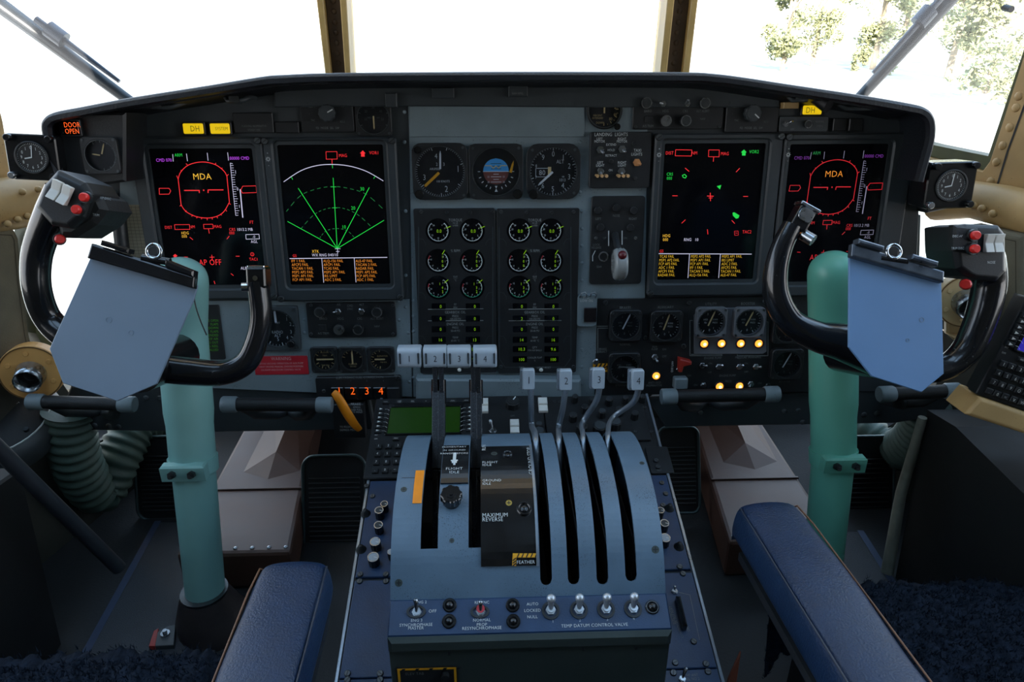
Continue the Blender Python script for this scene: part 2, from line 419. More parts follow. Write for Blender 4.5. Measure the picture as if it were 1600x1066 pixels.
# windshield posts and panes
def vpoly(fr, pts, w=0): return [(fr.hit(a, c, w).x, fr.hit(a, c, w).y) for a, c in pts]
tanp = mat('post_tan', (190, 160, 100), .4, 0, .15, 20, .1, 100); brn = mat('post_brown', (84, 66, 46), .6, 0, .2, 30)
def post(nm, top, bot):
    b = MB(); b.M = VF.M
    (a0, a1), (b0, b1) = top, bot
    q = lambda f: (a0 + (a1 - a0) * f, b0 + (b1 - b0) * f)
    def strip(f0, f1, z0, z1, mi):
        t0, c0 = q(f0); t1, c1 = q(f1)
        P0 = VF.hit(t0, 0); P1 = VF.hit(t1, 0); P2 = VF.hit(c1, 112); P3 = VF.hit(c0, 112)
        ext = lambda A, B, k: (A.x + (A.x - B.x) * k, A.y + (A.y - B.y) * k)
        b.prism([ext(P0, P3, 3.5), ext(P1, P2, 3.5), ext(P2, P1, 2.2), ext(P3, P0, 2.2)], z0, z1, .002, mi)
    strip(0, .23, -.05, .03, 0); strip(.23, .78, -.05, .012, 1); strip(.78, 1, -.05, .03, 0)
    t, c = q(.5); A = VF.hit(t, 0); B = VF.hit(c, 112)
    for i in range(-12, 40):
        x = A.x + (B.x - A.x) * i / 7; y = A.y + (B.y - A.y) * i / 7; b.ball((x, y, .012), .006, 8, 1, .5, True)
    struct(nm, b, [tanp, brn])
post('trim_1', (499, 545), (512, 551)); post('trim_2', (1038, 1085), (1027, 1072))
b = MB(); b.M = VF.M; b.box(-1.3, 1.3, -.9, .9, -.03, -.024); struct('window_4', b, glass)
b = MB(); b.M = VF.M; b.box(-1.3, 1.3, .72, 1.1, -.06, 0); struct('trim_3', b, tanp)
# side frames on the converging nose walls
def slab(nm, fr, pts, z0, z1, m, bev=0, label=None, kind='structure'):
    b = MB(); b.M = fr.M; b.prism(vpoly(fr, pts), z0, z1, bev); return tag(b.build(nm, m), kind=kind)
slab('trim_4', WR, [(1640, -60), (1600, 77), (1544, 244), (1460, 227), (1440, 222), (1436, 240), (1446, 242), (1538, 266), (1549, 256), (1640, -10)], -.03, 0, olive)
sr = [(1640, -20), (1551, 252), (1540, 267), (1446, 243), (1440, 262), (1520, 272), (1523, 285), (1640, 322)]
b = MB(); b.M = WR.M; b.prism(vpoly(WR, sr), -.02, .008, .002)
for px, py in ((1593, 168), (1583, 199), (1572, 227), (1562, 253), (1553, 283), (1597, 150)): h = WR.hit(px, py); b.ball((h.x, h.y, .008), .008, 8, 0, .5, True)
b.stroke(vpoly(WR, [(1612, 150), (1580, 236), (1563, 292)]), .004, .0087, 1); b.stroke(vpoly(WR, [(1530, 286), (1620, 312)]), .004, .0087, 1)
tag(b.build('trim_5', [tan, blk]), kind='structure')
# right sill rail, rounded
b = MB(); P = [WR.M @ WR.hit(a, c, .02) for a, c in ((1462, 318), (1520, 312), (1570, 322), (1640, 342))]
b.tube(P, [.034, .035, .037, .04], 14)
for a, c in ((1521, 322), (1534, 326), (1551, 334)):
    h = WR.M @ WR.hit(a, c, .06); b.ball(h, .007, 8)
tag(b.build('trim_6', tan), kind='structure')
# left frame
slab('trim_7', WL, [(-60, -60), (-22, 90), (4, 190), (16, 262), (20, 300), (-60, 300)], -.03, 0, tan)
b = MB(); P = [WL.M @ WL.hit(a, c, .02) for a, c in ((-60, 328), (20, 318), (80, 306), (150, 300), (230, 296))]
b.tube(P, [.044, .046, .042, .036, .03], 14)
for a, c in ((28, 343), (43, 338), (35, 300), (60, 296), (84, 312), (12, 350)):
    h = WL.M @ WL.hit(a, c, .065); b.ball(h, .006, 8)
tag(b.build('trim_8', tan), kind='structure')
slab('trim_9', WL, [(36, 345), (56, 340), (62, 420), (74, 500), (90, 545), (70, 560), (50, 520), (38, 420)], -.02, .01, olive)
# quilted canvas bags hanging at both sides
def bag(nm, lab, fr, pts, z0, z1):
    T = Thing(nm, lab, 'canvas pad', fr, pts[0][0], pts[0][1])
    b = MB(); b.prism(T.P(pts), z0, z1, .006); T.add('pad', b, canvas, bevel=.004)
    b = MB(); q = inset(T.P(pts), .014) if area(T.P(pts)) > 0 else inset(T.P(pts)[::-1], .014)
    b.stroke(q, .0016, z1 + .0006, 0, True); T.add('stitching', b, mat('stitching', (70, 64, 50), .9, 0, 0))
bag('canvas_pad', 'beige canvas quilted pad hanging at the left cockpit side by the left yoke', WL, [(-40, 352), (24, 356), (32, 372), (38, 440), (48, 520), (64, 592), (-40, 606)], -.02, .0)
bag('canvas_pad', 'beige canvas pad hanging at the right cockpit side behind the right yoke grip', WR, [(1552, 346), (1640, 362), (1640, 520), (1580, 500), (1548, 470), (1545, 380)], .03, .06)
# lower sides: dark skin around the bright lower nose windows
dk = mat('dark_skin', (40, 42, 36), .7, 0, .3, 12)
slab('wall_side_1', WL, [(-60, 600), (110, 600), (150, 660), (132, 672), (140, 700), (170, 690), (215, 668), (260, 660), (300, 680), (300, 1000), (-60, 1000)], -.03, -.02, dk)
slab('wall_side_2', WR, [(1452, 470), (1640, 500), (1640, 1000), (1340, 1000), (1340, 690), (1385, 664), (1400, 656), (1408, 664), (1416, 652), (1440, 640), (1452, 600)], -.03, -.02, dk)
b = MB(); b.box(-1.3, 1.3, 1.70, 1.75, 0, .12); b.box(-.62, .72, 1.70, 1.75, .12, .5); struct('wall_front', b, dk)

# ---------------- instrument panel ----------------
IP = Thing('dashboard', 'wide grey and black instrument panel across the whole cockpit under the glareshield', 'instrument panel', PF, 790, 400, kind='thing')
b = MB()
body = IP.P([(86, 190), (200, 158), (425, 128), (800, 120), (1110, 122), (1200, 132), (1440, 172), (1452, 240), (1440, 262), (1437, 340), (1432, 460), (1424, 560), (1424, 612), (1020, 618), (1010, 626), (590, 626), (560, 618), (240, 600), (226, 560), (196, 480), (186, 330), (140, 300), (96, 276)])
b.prism(body, -.025, -.003, .001)
IP.add('back_plate', b, greyd)
b = MB(); b.prism(IP.P([(637, 150), (640, 232), (646, 620), (1005, 620), (1008, 460), (1012, 150)]), -.003, .001, .0005)
b.prism(IP.P([(318, 470), (640, 468), (644, 620), (318, 606)]), -.003, .001, .0005)
b.prism(IP.P([(186, 214), (212, 214), (238, 470), (300, 470), (300, 600), (240, 600), (200, 480), (188, 330)]), -.003, .0005, .0004)
rv = [(909, 330 + 27 * i) for i in range(11)] + [(646, 470 + 24 * i) for i in range(6)] + [(622, 470), (634, 480), (624, 500), (638, 520), (476, 470), (476, 500), (476, 520), (640, 597), (925, 295), (1000, 296), (632, 222), (634, 330), (634, 430), (632, 175), (198, 234), (208, 266), (213, 293), (906, 222), (906, 300)]
for px, py in rv:
    x, y = IP.p(px, py); b.ball((x, y, .0005), .0034, 10, 0, .55, True)
IP.add('grey_plate', b, grey)
b = MB(); b.prism(IP.P([(640, 166), (913, 166), (913, 214), (640, 214)]), .001, .004, .001)
IP.add('upper_blank_plate', b, grey)
b = MB(); b.prism(IP.P([(430, 135), (1216, 135), (1216, 168), (912, 168), (640, 166), (430, 168)]), -.003, .008, .002)
for i in range(12):
    x, y = IP.p(480 + i * 60, 162); b.cyl((x, y), .003, .008, .0095, 10)
IP.add('top_rail', b, greyd)
b = MB(); b.prism(IP.P([(652, 584), (905, 586), (905, 622), (652, 622)]), -.002, .03, .004)
IP.add('lower_skirt', b, grey)
b = MB(); b.prism(IP.P([(188, 318), (236, 318), (246, 404), (252, 470), (262, 600), (232, 600), (196, 480)]), .0005, .001, 0)
# left rounded edge
b = MB(); b.tube([IP.f.hit(a, c, .01) for a, c in ((96, 282), (140, 302), (172, 312), (186, 340), (192, 400), (204, 480), (236, 600))], .012, 10)
IP.add('edge_strip', b, blk)
b = MB(); b.prism(IP.P([(1427, 338), (1450, 338), (1446, 462), (1426, 462)]), -.03, -.022, .001)
for px, py in ((1431, 357), (1427, 390), (1428, 440)): x, y = IP.p(px, py); b.ball((x, y, -.022), .003, 10, 1, .6, True)
IP.add('side_bracket', b, [grey, steel])
# beam below the panel
BF = frame((0, 1.215, .40), (1, 0, 0), (0, .02, 1))
BM = Thing('under_panel_beam', 'dark grey riveted beam running under the instrument panel', 'beam', BF, 400, 640, kind='thing')
b = MB(); b.prism(BM.P([(110, 604), (240, 596), (575, 618), (585, 672), (330, 676), (60, 672), (96, 640)]), -.02, 0, .003)
for px, py in ((145, 648), (148, 665), (228, 622), (250, 622), (170, 666), (185, 667), (455, 645), (300, 640), (330, 655), (540, 660)):
    x, y = BM.p(px, py); b.ball((x, y, 0), .006, 8, 0, .5, True)
BM.add('left_section', b, greyd, label='section left of the centre pedestal')
b = MB(); b.prism(BM.P([(1010, 622), (1424, 606), (1500, 616), (1470, 650), (1400, 662), (1040, 668)]), -.02, 0, .003)
for px, py in ((1094, 645), (1225, 643), (1247, 642), (1254, 660), (1350, 648), (1367, 605), (1370, 646)):
    x, y = BM.p(px, py); b.ball((x, y, 0), .006, 8, 0, .5, True)
BM.add('right_section', b, greyd, label='section right of the centre pedestal')

# ---------------- glareshield ----------------
GS = Thing('glareshield', 'black curved glareshield hood over the whole instrument panel', 'glareshield', PF, 790, 115, w=.1)
oc = [(104, 292), (84, 276), (73, 250), (64, 215), (61, 196), (66, 184), (80, 175), (120, 167), (200, 152), (320, 133), (405, 119), (440, 116), (530, 113), (800, 111), (1060, 112), (1115, 114), (1165, 120), (1230, 130), (1350, 148), (1425, 161), (1448, 167), (1460, 178), (1465, 195), (1463, 222), (1452, 262), (1446, 285)]
hh = GS.f
pts = smoothpts([Vector((GS.p(a, c)[0], GS.p(a, c)[1], 0)) for a, c in oc], 3)
n = len(pts); cx = GS.p(770, 300)
b = MB()
def off(P, i, d):
    a = P[max(i - 1, 0)]; c = P[min(i + 1, len(P) - 1)]; t = (c - a).normalized(); return P[i] + Vector((t.y, -t.x, 0)) * d
lay = []
def L(d, z, drop=0): lay.append([off(pts, i, d) + Vector((0, -drop, z)) for i in range(n)])
L(0, -.115); L(0, -.01); L(.002, -.002); L(.006, .002); L(.013, .001); L(.014, -.003); L(.015, -.008); L(.008, -.010); L(.006, -.10)
vs = sum(lay, []); fs = []
for k in range(len(lay) - 1):
    for i in range(n - 1): fs.append([k * n + i, k * n + i + 1, (k + 1) * n + i + 1, (k + 1) * n + i])
b.add(vs, fs, 0, True); GS.add('hood_lip', b, mat('hood_black', (24, 28, 34), .42, 0, .12, 20, .4, 300), auto=50)
b = MB(); i0, i1 = 16, n - 16
top = [off(pts, i, .002) for i in range(i0, i1)]
m = len(top); vs = [v + Vector((0, -.002, -.05)) for v in top] + [Vector((v.x, v.y - .075, -.62)) for v in top] + [Vector((v.x, v.y - .09, -.62)) for v in top] + [v + Vector((0, -.012, -.05)) for v in top]
fs = []
for k in range(4):
    for i in range(m - 1): fs.append([k * m + i, k * m + i + 1, ((k + 1) % 4) * m + i + 1, ((k + 1) % 4) * m + i])
b.add(vs, fs); GS.add('top_cover', b, MATS['hood_black'])

# ---------------- displays ----------------
def display(lab, o, s, name='display_unit'):
    """o: bezel outer quad px (l,t,r,b) measured mid-side, s: screen"""
    T = Thing(name, lab, 'display screen', PF, (o[0] + o[2]) / 2, (o[1] + o[3]) / 2, group='cockpit display units')
    x0, y0, x1, y1 = T.rect(*o); u0, v0, u1, v1 = T.rect(*s, .009)
    b = MB(); b.ring(rrect(x0, y0, x1, y1, .006), rrect(u0 - .006, v0 - .006, u1 + .006, v1 + .006, .008), 0, .014, 0, .003)
    b.ring(rrect(u0 - .006, v0 - .006, u1 + .006, v1 + .006, .008), rrect(u0, v0, u1, v1, .003), 0, .009)
    T.add('bezel', b, bezelm)
    b = MB(); b.prism(rrect(u0, v0, u1, v1, .003), 0, .006); T.add('screen', b, scrm)
    T.uv = (u0, v0, u1, v1); T.xy = (x0, y0, x1, y1)
    for x, y in ((x0 + .006, y1 - .006), (x1 - .006, y1 - .006), (x0 + .006, y0 + .006), (x1 - .006, y0 + .006)):
        b = MB(); b.cyl((x, y), .006, .013, .019, 14, 0, .001); b.stroke([(x - .004, y - .003), (x + .004, y + .003)], .0015, .0192, 1); T.add('screw', b, [steeld, blk])
    b = MB(); cx, cy = x0 + .008, y1 - .036
    b.ring(circ(cx, cy, .0028, 12), circ(cx, cy, .0019, 12), .0141, .0144)
    for k in range(8): a = k * math.pi / 4; b.stroke([(cx + .0032 * math.cos(a), cy + .0032 * math.sin(a)), (cx + .0044 * math.cos(a), cy + .0044 * math.sin(a))], .0006, .0144)
    b.text('+', cx, cy + .010, .005, .0144); b.text('-', cx, cy - .010, .005, .0144); T.add('brightness_marking', b, ink)
    return T
ZS = .0066
class Sym:
    """symbology drawn on a screen, one mesh per colour"""
    def __init__(s, T, src=None, shift=None): s.T = T; s.b = {}; s.src = src or T; s.sh = shift or (lambda x, y: (x, y))
    def mb(s, c): return s.b.setdefault(c, MB())
    def q(s, px, py): return s.sh(*s.src.p(px, py, ZS))
    def ln(s, c, pts, w=1.0, closed=False): s.mb(c).stroke([s.q(*p) for p in pts], w * .8 * s.T.k, ZS, 0, closed)
    def tx(s, c, t, px, py, h, al='L', sx=.82): x, y = s.q(px, py); s.mb(c).text(t, x, y, h * s.T.k, ZS, al, sx)
    def fl(s, c, pts): s.mb(c).poly([s.q(*p) for p in pts], ZS)
    def done(s, names):
        for c, b in s.b.items():
            o = b.build(names.get(c, 'symbology'), c, s.T.o)
D1 = display('leftmost display with red attitude circle and AP OFF below', (225, 214, 425, 466), (247, 232, 405, 446))
D2 = display('radar fan display second from left, green sector lines with white arc', (425, 214, 626, 468), (443, 226, 604, 445))
D3 = display('navigation display third from left with green course arrow marks', (1015, 208, 1208, 460), (1033, 224, 1187, 437))
D4 = display('rightmost display with dim attitude circle, partly behind the right yoke', (1210, 208, 1408, 460), (1224, 225, 1374, 440))
NM = {eR: 'red_symbology', eW: 'white_symbology', eG: 'green_symbology', eM: 'magenta_symbology', eY: 'amber_symbology', eYo: 'amber_text', eRd: 'red_symbology', eWd: 'white_symbology', eGd: 'green_symbology', eMd: 'magenta_symbology', eYd: 'amber_symbology'}
def z2(x, y): return (200 + x / 3.636, 200 + y / 3.636)
def pfd(S, r, w, g, m, y):
    Z = lambda L_: [z2(*p) for p in L_]
    ring_ = smoothpts([(285, 290, 0), (300, 250, 0), (345, 210, 0), (420, 193, 0), (495, 208, 0), (545, 245, 0), (562, 275, 0)], 4)
    lo = smoothpts([(576, 422, 0), (545, 475, 0), (505, 502, 0), (450, 512, 0), (385, 503, 0), (330, 475, 0), (302, 438, 0)], 4)
    S.ln(r, Z([(p.x, p.y) for p in ring_] + [(p.x, p.y) for p in lo]), 1.3, True)
    for a, c in (((285, 290), (277, 272)), ((300, 240), (306, 246)), ((338, 210), (330, 203)), ((495, 208), (499, 199)), ((530, 232), (536, 227)), ((562, 272), (570, 264)), ((576, 430), (583, 434)), ((556, 465), (560, 473)), ((527, 488), (531, 496)), ((505, 502), (508, 512)), ((478, 509), (479, 519)), ((450, 512), (450, 523)), ((420, 509), (417, 518)), ((395, 504), (390, 512)), ((368, 494), (362, 502)), ((332, 470), (326, 476)), ((302, 438), (295, 444))): S.ln(r, Z([a, c]), 1.2)
    S.ln(r, Z([(320, 355), (405, 355), (405, 368)]), 1.7); S.ln(r, Z([(455, 368), (455, 352), (541, 352)]), 1.7); x, yy = S.q(*z2(430, 354)); S.mb(r).poly(circ(x, yy, .0013, 10), ZS)
    S.tx(y, 'MDA', *z2(371, 276), 9.6, 'L', .95)
    S.tx(m, 'CMD 070', *z2(160, 183), 5); S.tx(g, 'ARM', *z2(264, 154), 5); S.tx(m, '00000 CMD', *z2(578, 172), 5)
    for a, c in (((254, 150), (257, 190)), ((332, 147), (338, 188)), ((450, 142), (455, 185)), ((566, 140), (571, 184))): S.ln(w, Z([a, c]), 1.0)
    S.ln(w, Z([(581, 200), (595, 345), (612, 497), (626, 496)]), .8); S.ln(w, Z([(581, 200), (594, 203)]), .8)
    for i in range(1, 22):
        f = i / 22; x = 581 + 31 * f; yy = 200 + 297 * f; S.ln(w, Z([(x, yy), (x + (16 if i % 5 else 22), yy)]), .7)
    S.ln(w, Z([(637, 350), (652, 508)]), 2.0); S.tx(w, '0', *z2(618, 347), 5); S.tx(w, '1', *z2(610, 250), 5.5); S.tx(w, '1', *z2(632, 445), 5)
    S.ln(r, Z([(177, 343), (233, 343), (243, 358), (233, 376), (178, 377)]), 1, True); S.ln(r, Z([(641, 352), (652, 331), (727, 329), (731, 367), (650, 370)]), 1, True)
    S.tx(r, 'DIST', *z2(210, 565), 4.8); S.ln(r, Z([(264, 550), (349, 549), (352, 576), (267, 577)]), .9, True); S.tx(r, 'NM', *z2(350, 562), 4.8)
    S.ln(r, Z([(429, 548), (481, 547), (484, 572), (431, 573)]), .9, True); S.ln(r, Z([(457, 573), (462, 599)]), 1.1); S.tx(r, 'MAG', *z2(488, 560), 4.8)
    S.tx(r, 'FT', *z2(692, 536), 5); S.tx(y, 'HDG', *z2(304, 597), 4.6); S.tx(y, '000', *z2(306, 616), 4.6); S.tx(r, 'CRS', *z2(575, 577), 4.8); S.tx(r, '000', *z2(575, 597), 4.8)
    S.tx(w, '1013.2 MB', *z2(622, 577), 4.8); S.ln(w, Z([(669, 606), (744, 604), (747, 630), (671, 632)]), .9, True); S.tx(w, '-0', *z2(708, 618), 4.4); S.tx(w, 'AGL', *z2(698, 646), 4.8)
    for a, c in (((352, 622), (368, 635)), ((575, 615), (562, 631)), ((320, 733), (339, 734)), ((613, 729), (633, 729)), ((465, 735), (490, 734)), ((476, 722), (479, 750)), ((585, 828), (599, 839)), ((489, 870), (494, 886))): S.ln(r, Z([a, c]), 1.1)
    S.fl(r, Z([(254, 728), (267, 716), (282, 727), (276, 728), (277, 739), (261, 740), (260, 728)]))
    x, yy = S.q(*z2(706, 718)); S.mb(r).ring(circ(x, yy, .0034, 14), circ(x, yy, .0026, 14), ZS - .0001, ZS); S.tx(r, '2', *z2(706, 719), 3.2, 'C'); S.tx(r, 'TAC1', *z2(689, 746), 4.8)
    S.tx(r, 'AP OFF', *z2(403, 764), 9.6, 'L', .8); S.tx(w, 'ALRT', *z2(640, 797), 5)
S = Sym(D1); pfd(S, eR, eW, eG, eM, eY); S.done(NM)
c1 = D1.uv; c4 = D4.uv; s1 = (c4[2] - c4[0]) / (c1[2] - c1[0])
q1 = D1.p(403, 335, .0066)[0]; S = Sym(D4, D1, lambda x, y: (c4[0] + (x - c1[0]) * s1, y))
pfd(S, eRd, eWd, eGd, eMd, eYo); S.done(NM)
def z8(x, y): return (430 + x / 4.262, 220 + y / 4.262)
def z4(x, y): return (1000 + x * .3377, 100 + y * .3377)
S = Sym(D2); Z = lambda L_: [z8(*p) for p in L_]
arc = smoothpts([(57, 273, 0), (170, 200, 0), (280, 165, 0), (390, 158, 0), (500, 170, 0), (610, 205, 0), (719, 267, 0)], 5)
S.ln(eW, Z([(p.x, p.y) for p in arc]), 1.3)
ap = (413, 718)
for e in ((83, 538), (154, 317), (386, 248), (626, 312), (724, 530)): S.ln(eG, Z([ap, e]), 1.2)
for P_, dn in ((((75, 470), (170, 365), (280, 320), (390, 305), (500, 320), (610, 360), (730, 465)), 16), (((172, 585), (250, 500), (320, 460), (400, 445), (480, 458), (560, 500), (645, 578)), 22), (((298, 645), (340, 600), (410, 585), (480, 600), (530, 648)), 18)):
    q = smoothpts([(a, c, 0) for a, c in P_], 10)
    for i in range(0, len(q) - 3, 4): S.ln(eGd, Z([(q[j].x, q[j].y) for j in (i, i + 1, i + 2)]), .9)
for a, c in (((107, 240), (116, 258)), ((665, 236), (656, 252)), ((380, 160), (382, 182)), ((370, 307), (405, 307)), ((380, 447), (412, 447))): S.ln(eG, Z([a, c]), 1)
for t, x, y in (('30', 567, 321), ('20', 506, 448), ('10', 449, 574)): S.tx(eG, t, *z8(x, y), 5.6)
S.ln(eR, Z([(338, 73), (411, 72), (413, 122), (340, 123)]), .9, True); S.ln(eR, Z([(378, 123), (379, 152)]), 1.2); S.tx(eR, 'MAG', *z8(425, 98), 5); S.tx(eR, 'VOR1', *z8(626, 80), 5)
S.fl(eR, Z([(583, 64), (602, 84), (595, 84), (596, 106), (572, 106), (572, 84), (564, 84)]))
S.ln(eW, Z([(398, 720), (434, 719)]), .9); S.ln(eW, Z([(414, 712), (417, 750)]), .9); S.ln(eW, Z([(406, 738), (428, 737)]), .9)
S.tx(eR, 'GS', *z8(117, 766), 4.6); S.tx(eY, 'XTK', *z8(245, 737), 4.8); S.tx(eW, 'WX RNG 040/10', *z8(245, 762), 4.8)
S.ln(eW, Z([(97, 785), (745, 777)]), 1.3); S.ln(eW, Z([(310, 784), (323, 944)]), 1.0); S.ln(eW, Z([(526, 782), (538, 942)]), 1.0)
cols = ((('IFF 1 FAIL', 'AFCP2 FAIL', 'TACAN 1 FAIL', 'MSP2 AP2 FAIL', 'MSP1 AP1 FAIL', 'FCP AP1 FAIL'), 108), (('ALQ-156 FAIL', 'AFCP1 FAIL', 'TCAS FAIL', 'MSP2 AP1 FAIL', 'IRS LIMIT', 'ADC 2 FAIL'), 320), (('ALE-47 FAIL', 'TACAN 2 FAIL', 'RADAR FAIL', 'MSP1 AP2 FAIL', 'FCP AP2 FAIL', 'ADC 1 FAIL'), 535))
for L_, x0 in cols:
    for i, t in enumerate(L_): S.tx(eYo, t, *z8(x0 + i * 1.8, 801 + i * 25), 4.6, 'L', .79)
S.done(NM)
S = Sym(D3); Z = lambda L_: [z4(*p) for p in L_]
S.tx(eR, 'DIST', *z4(120, 412), 5); S.ln(eR, Z([(165, 397), (240, 398), (238, 426), (163, 425)]), .9, True); S.tx(eR, 'NM', *z4(240, 412), 5)
S.ln(eR, Z([(318, 398), (367, 398), (366, 430), (317, 429)]), .9, True); S.ln(eR, Z([(341, 431), (339, 451)]), 1.3); S.tx(eR, 'MAG', *z4(375, 415), 5); S.tx(eG, 'VOR2', *z4(506, 406), 5)
S.fl(eG, Z([(481, 396), (494, 409), (489, 410), (488, 424), (472, 424), (472, 410), (467, 409)]))
for a, c in (((209, 482), (227, 497)), ((461, 483), (445, 500)), ((150, 610), (173, 610)), ((478, 613), (499, 613)), ((210, 721), (193, 737)), ((425, 724), (438, 738)), ((312, 766), (314, 788))): S.ln(eR, Z([a, c]), 1.2)
S.ln(eR, Z([(325, 597), (326, 634)]), 1.3); S.ln(eR, Z([(311, 611), (340, 612)]), 1.3); S.ln(eR, Z([(318, 620), (335, 620)]), 1.1)
S.tx(eG, 'CRS', *z4(124, 510), 4.8); S.tx(eG, '000', *z4(124, 529), 4.8)
S.ln(eG, Z([(196, 516), (207, 511), (215, 520), (210, 528), (199, 524)]), 1.4, True); S.fl(eG, Z([(355, 566), (376, 560), (370, 581)])); S.fl(eG, Z([(428, 689), (436, 686), (460, 701), (455, 714), (444, 716), (430, 702)]))
S.ln(eRd, Z([(437, 774), (454, 773), (455, 792), (438, 793)]), .9, True); S.ln(eRd, Z([(442, 782), (450, 783)]), 1); S.tx(eR, 'TAC2', *z4(474, 777), 5)
S.tx(eY, 'HDG', *z4(106, 795), 4.8); S.tx(eY, '000', *z4(106, 813), 4.8); S.tx(eW, 'RNG', *z4(204, 813), 5); S.tx(eW, '10', *z4(257, 813), 5); S.tx(eR, 'GS', *z4(91, 866), 4.6)
S.ln(eW, Z([(86, 878), (516, 880)]), 1.3); S.ln(eW, Z([(229, 880), (222, 990)]), 1.0); S.ln(eW, Z([(372, 880), (364, 990)]), 1.0)
cols = ((('TCAS FAIL', 'MSP1 AP2 FAIL', 'FCP AP2 FAIL', 'ADC 1 FAIL', 'AFCP1 FAIL', 'RADAR FAIL'), 91), (('MSP2 AP2 FAIL', 'MSP1 AP1 FAIL', 'FCP AP1 FAIL', 'IFF 1 FAIL', 'TACAN 2 FAIL', 'ALQ-156 FAIL'), 236), (('MSP2 AP1 FAIL', 'IRS LIMIT', 'ADC 2 FAIL', 'AFCP2 FAIL', 'TACAN 1 FAIL', 'ALE-47 FAIL'), 380))
for L_, x0 in cols:
    for i, t in enumerate(L_): S.tx(eYd, t, *z4(x0 - i * 1.5, 891 + i * 17.2), 4.6, 'L', .76)
S.done(NM)
# ---------------- dial instruments ----------------
def radial(H, r, n=48):
    o = []
    for i in range(n):
        a = 2 * math.pi * i / n + math.pi / n * 0; c, s_ = math.cos(a), math.sin(a); t = H / max(abs(c), abs(s_)); x, y = c * t, s_ * t
        if abs(x) > H - r and abs(y) > H - r:
            cx, cy = math.copysign(H - r, x), math.copysign(H - r, y); bb = c * cx + s_ * cy; t = bb + math.sqrt(max(0, bb * bb - (cx * cx + cy * cy) + r * r)); x, y = c * t, s_ * t
        o.append((x, y))
    return o
def gauge(lab, px, py, r, case='sq', half=None, ticks=(), nums=(), needles=(), texts=(), name='dial_gauge', group='round dial instruments', fr=None, cm=None, h=8, tickmat=None, corner=None, knobs=(), extra=None, cut=None, kr=3.2, w=0):
    T = Thing(name, lab, 'gauge', fr or PF, px, py, group=group, w=w); k = T.k; half = half or r + 5
    b = MB(); H = half * k
    if case == 'sq': po = radial(H, (corner or 6) * k)
    elif case == 'oct': c = H * .55; po = radial(H, H * .42)
    else: po = circ(0, 0, H, 32)
    n = len(po)
    # inner loop matched to outer loop directions
    pi = []
    for x, y in po: a = math.atan2(y, x); pi.append((r * k * math.cos(a), r * k * math.sin(a)))
    b.ring(po, pi, 0, h * k, 0, .8 * k); b.poly(circ(0, 0, (r + .5) * k, 32), .0012, 1)
    T.add('case', b, [cm or blk, dialm])
    b = MB(); z = .0016
    b.ring(circ(0, 0, r * k, 32), circ(0, 0, (r - 1.2) * k, 32), h * k, h * k + .0004, 0)
    T.add('rim', b, steeld)
    b = MB()
    for a0, a1, nn, maj, r1, r2 in ticks:
        for i in range(nn + 1):
            a = R(a0 + (a1 - a0) * i / nn); q = r1 if (maj and i % maj == 0) else (r1 + r2) / 2
            b.stroke([(math.cos(a) * q * r * k, math.sin(a) * q * r * k), (math.cos(a) * r2 * r * k, math.sin(a) * r2 * r * k)], (1.1 if (maj and i % maj == 0) else .6) * k, z)
    for t, a, q, hh in nums: b.text(t, math.cos(R(a)) * q * r * k, math.sin(R(a)) * q * r * k, hh * k, z)
    for tt in texts: b.text(tt[0], tt[1] * k, tt[2] * k, tt[3] * k, z)
    if b.v: T.add('dial_markings', b, tickmat or ink)
    for a, l0, l1, w, m_ in needles:
        b = MB(); c, s_ = math.cos(R(a)), math.sin(R(a)); W = w * k / 2; P = lambda u, v: (u * r * k * c - v * s_, u * r * k * s_ + v * c)
        b.prism([P(l0, -W), P(l1 * .85, -W), P(l1, -W * .2), P(l1, W * .2), P(l1 * .85, W), P(l0, W)], .0024, .0032); T.add('needle', b, m_)
    if extra: extra(T, k, r)
    for dx, dy, q in knobs:
        b = MB(); b.cyl((dx * k, dy * k), q * k, h * k, (h + 5) * k, 16, 0, .8 * k); b.cyl((dx * k, dy * k), q * .5 * k, (h + 5) * k, (h + 5.6) * k, 12, 0); T.add('knob', b, blkg)
    for sx1, sy1 in ((-1, -1), (1, -1), (1, 1), (-1, 1)):
        if case in ('sq', 'oct') and cut != 'noscrew':
            d = H * (.84 if case == 'sq' else .78); b = MB(); b.cyl((sx1 * d, sy1 * d), kr * .7 * k, h * k - .0004, h * k + .0008, 10); T.add('screw', b, steeld)
    b = MB(); b.prism(circ(0, 0, (r - .8) * k, 24), h * k * .7, h * k * .75); T.add('glass', b, dglass)
    return T
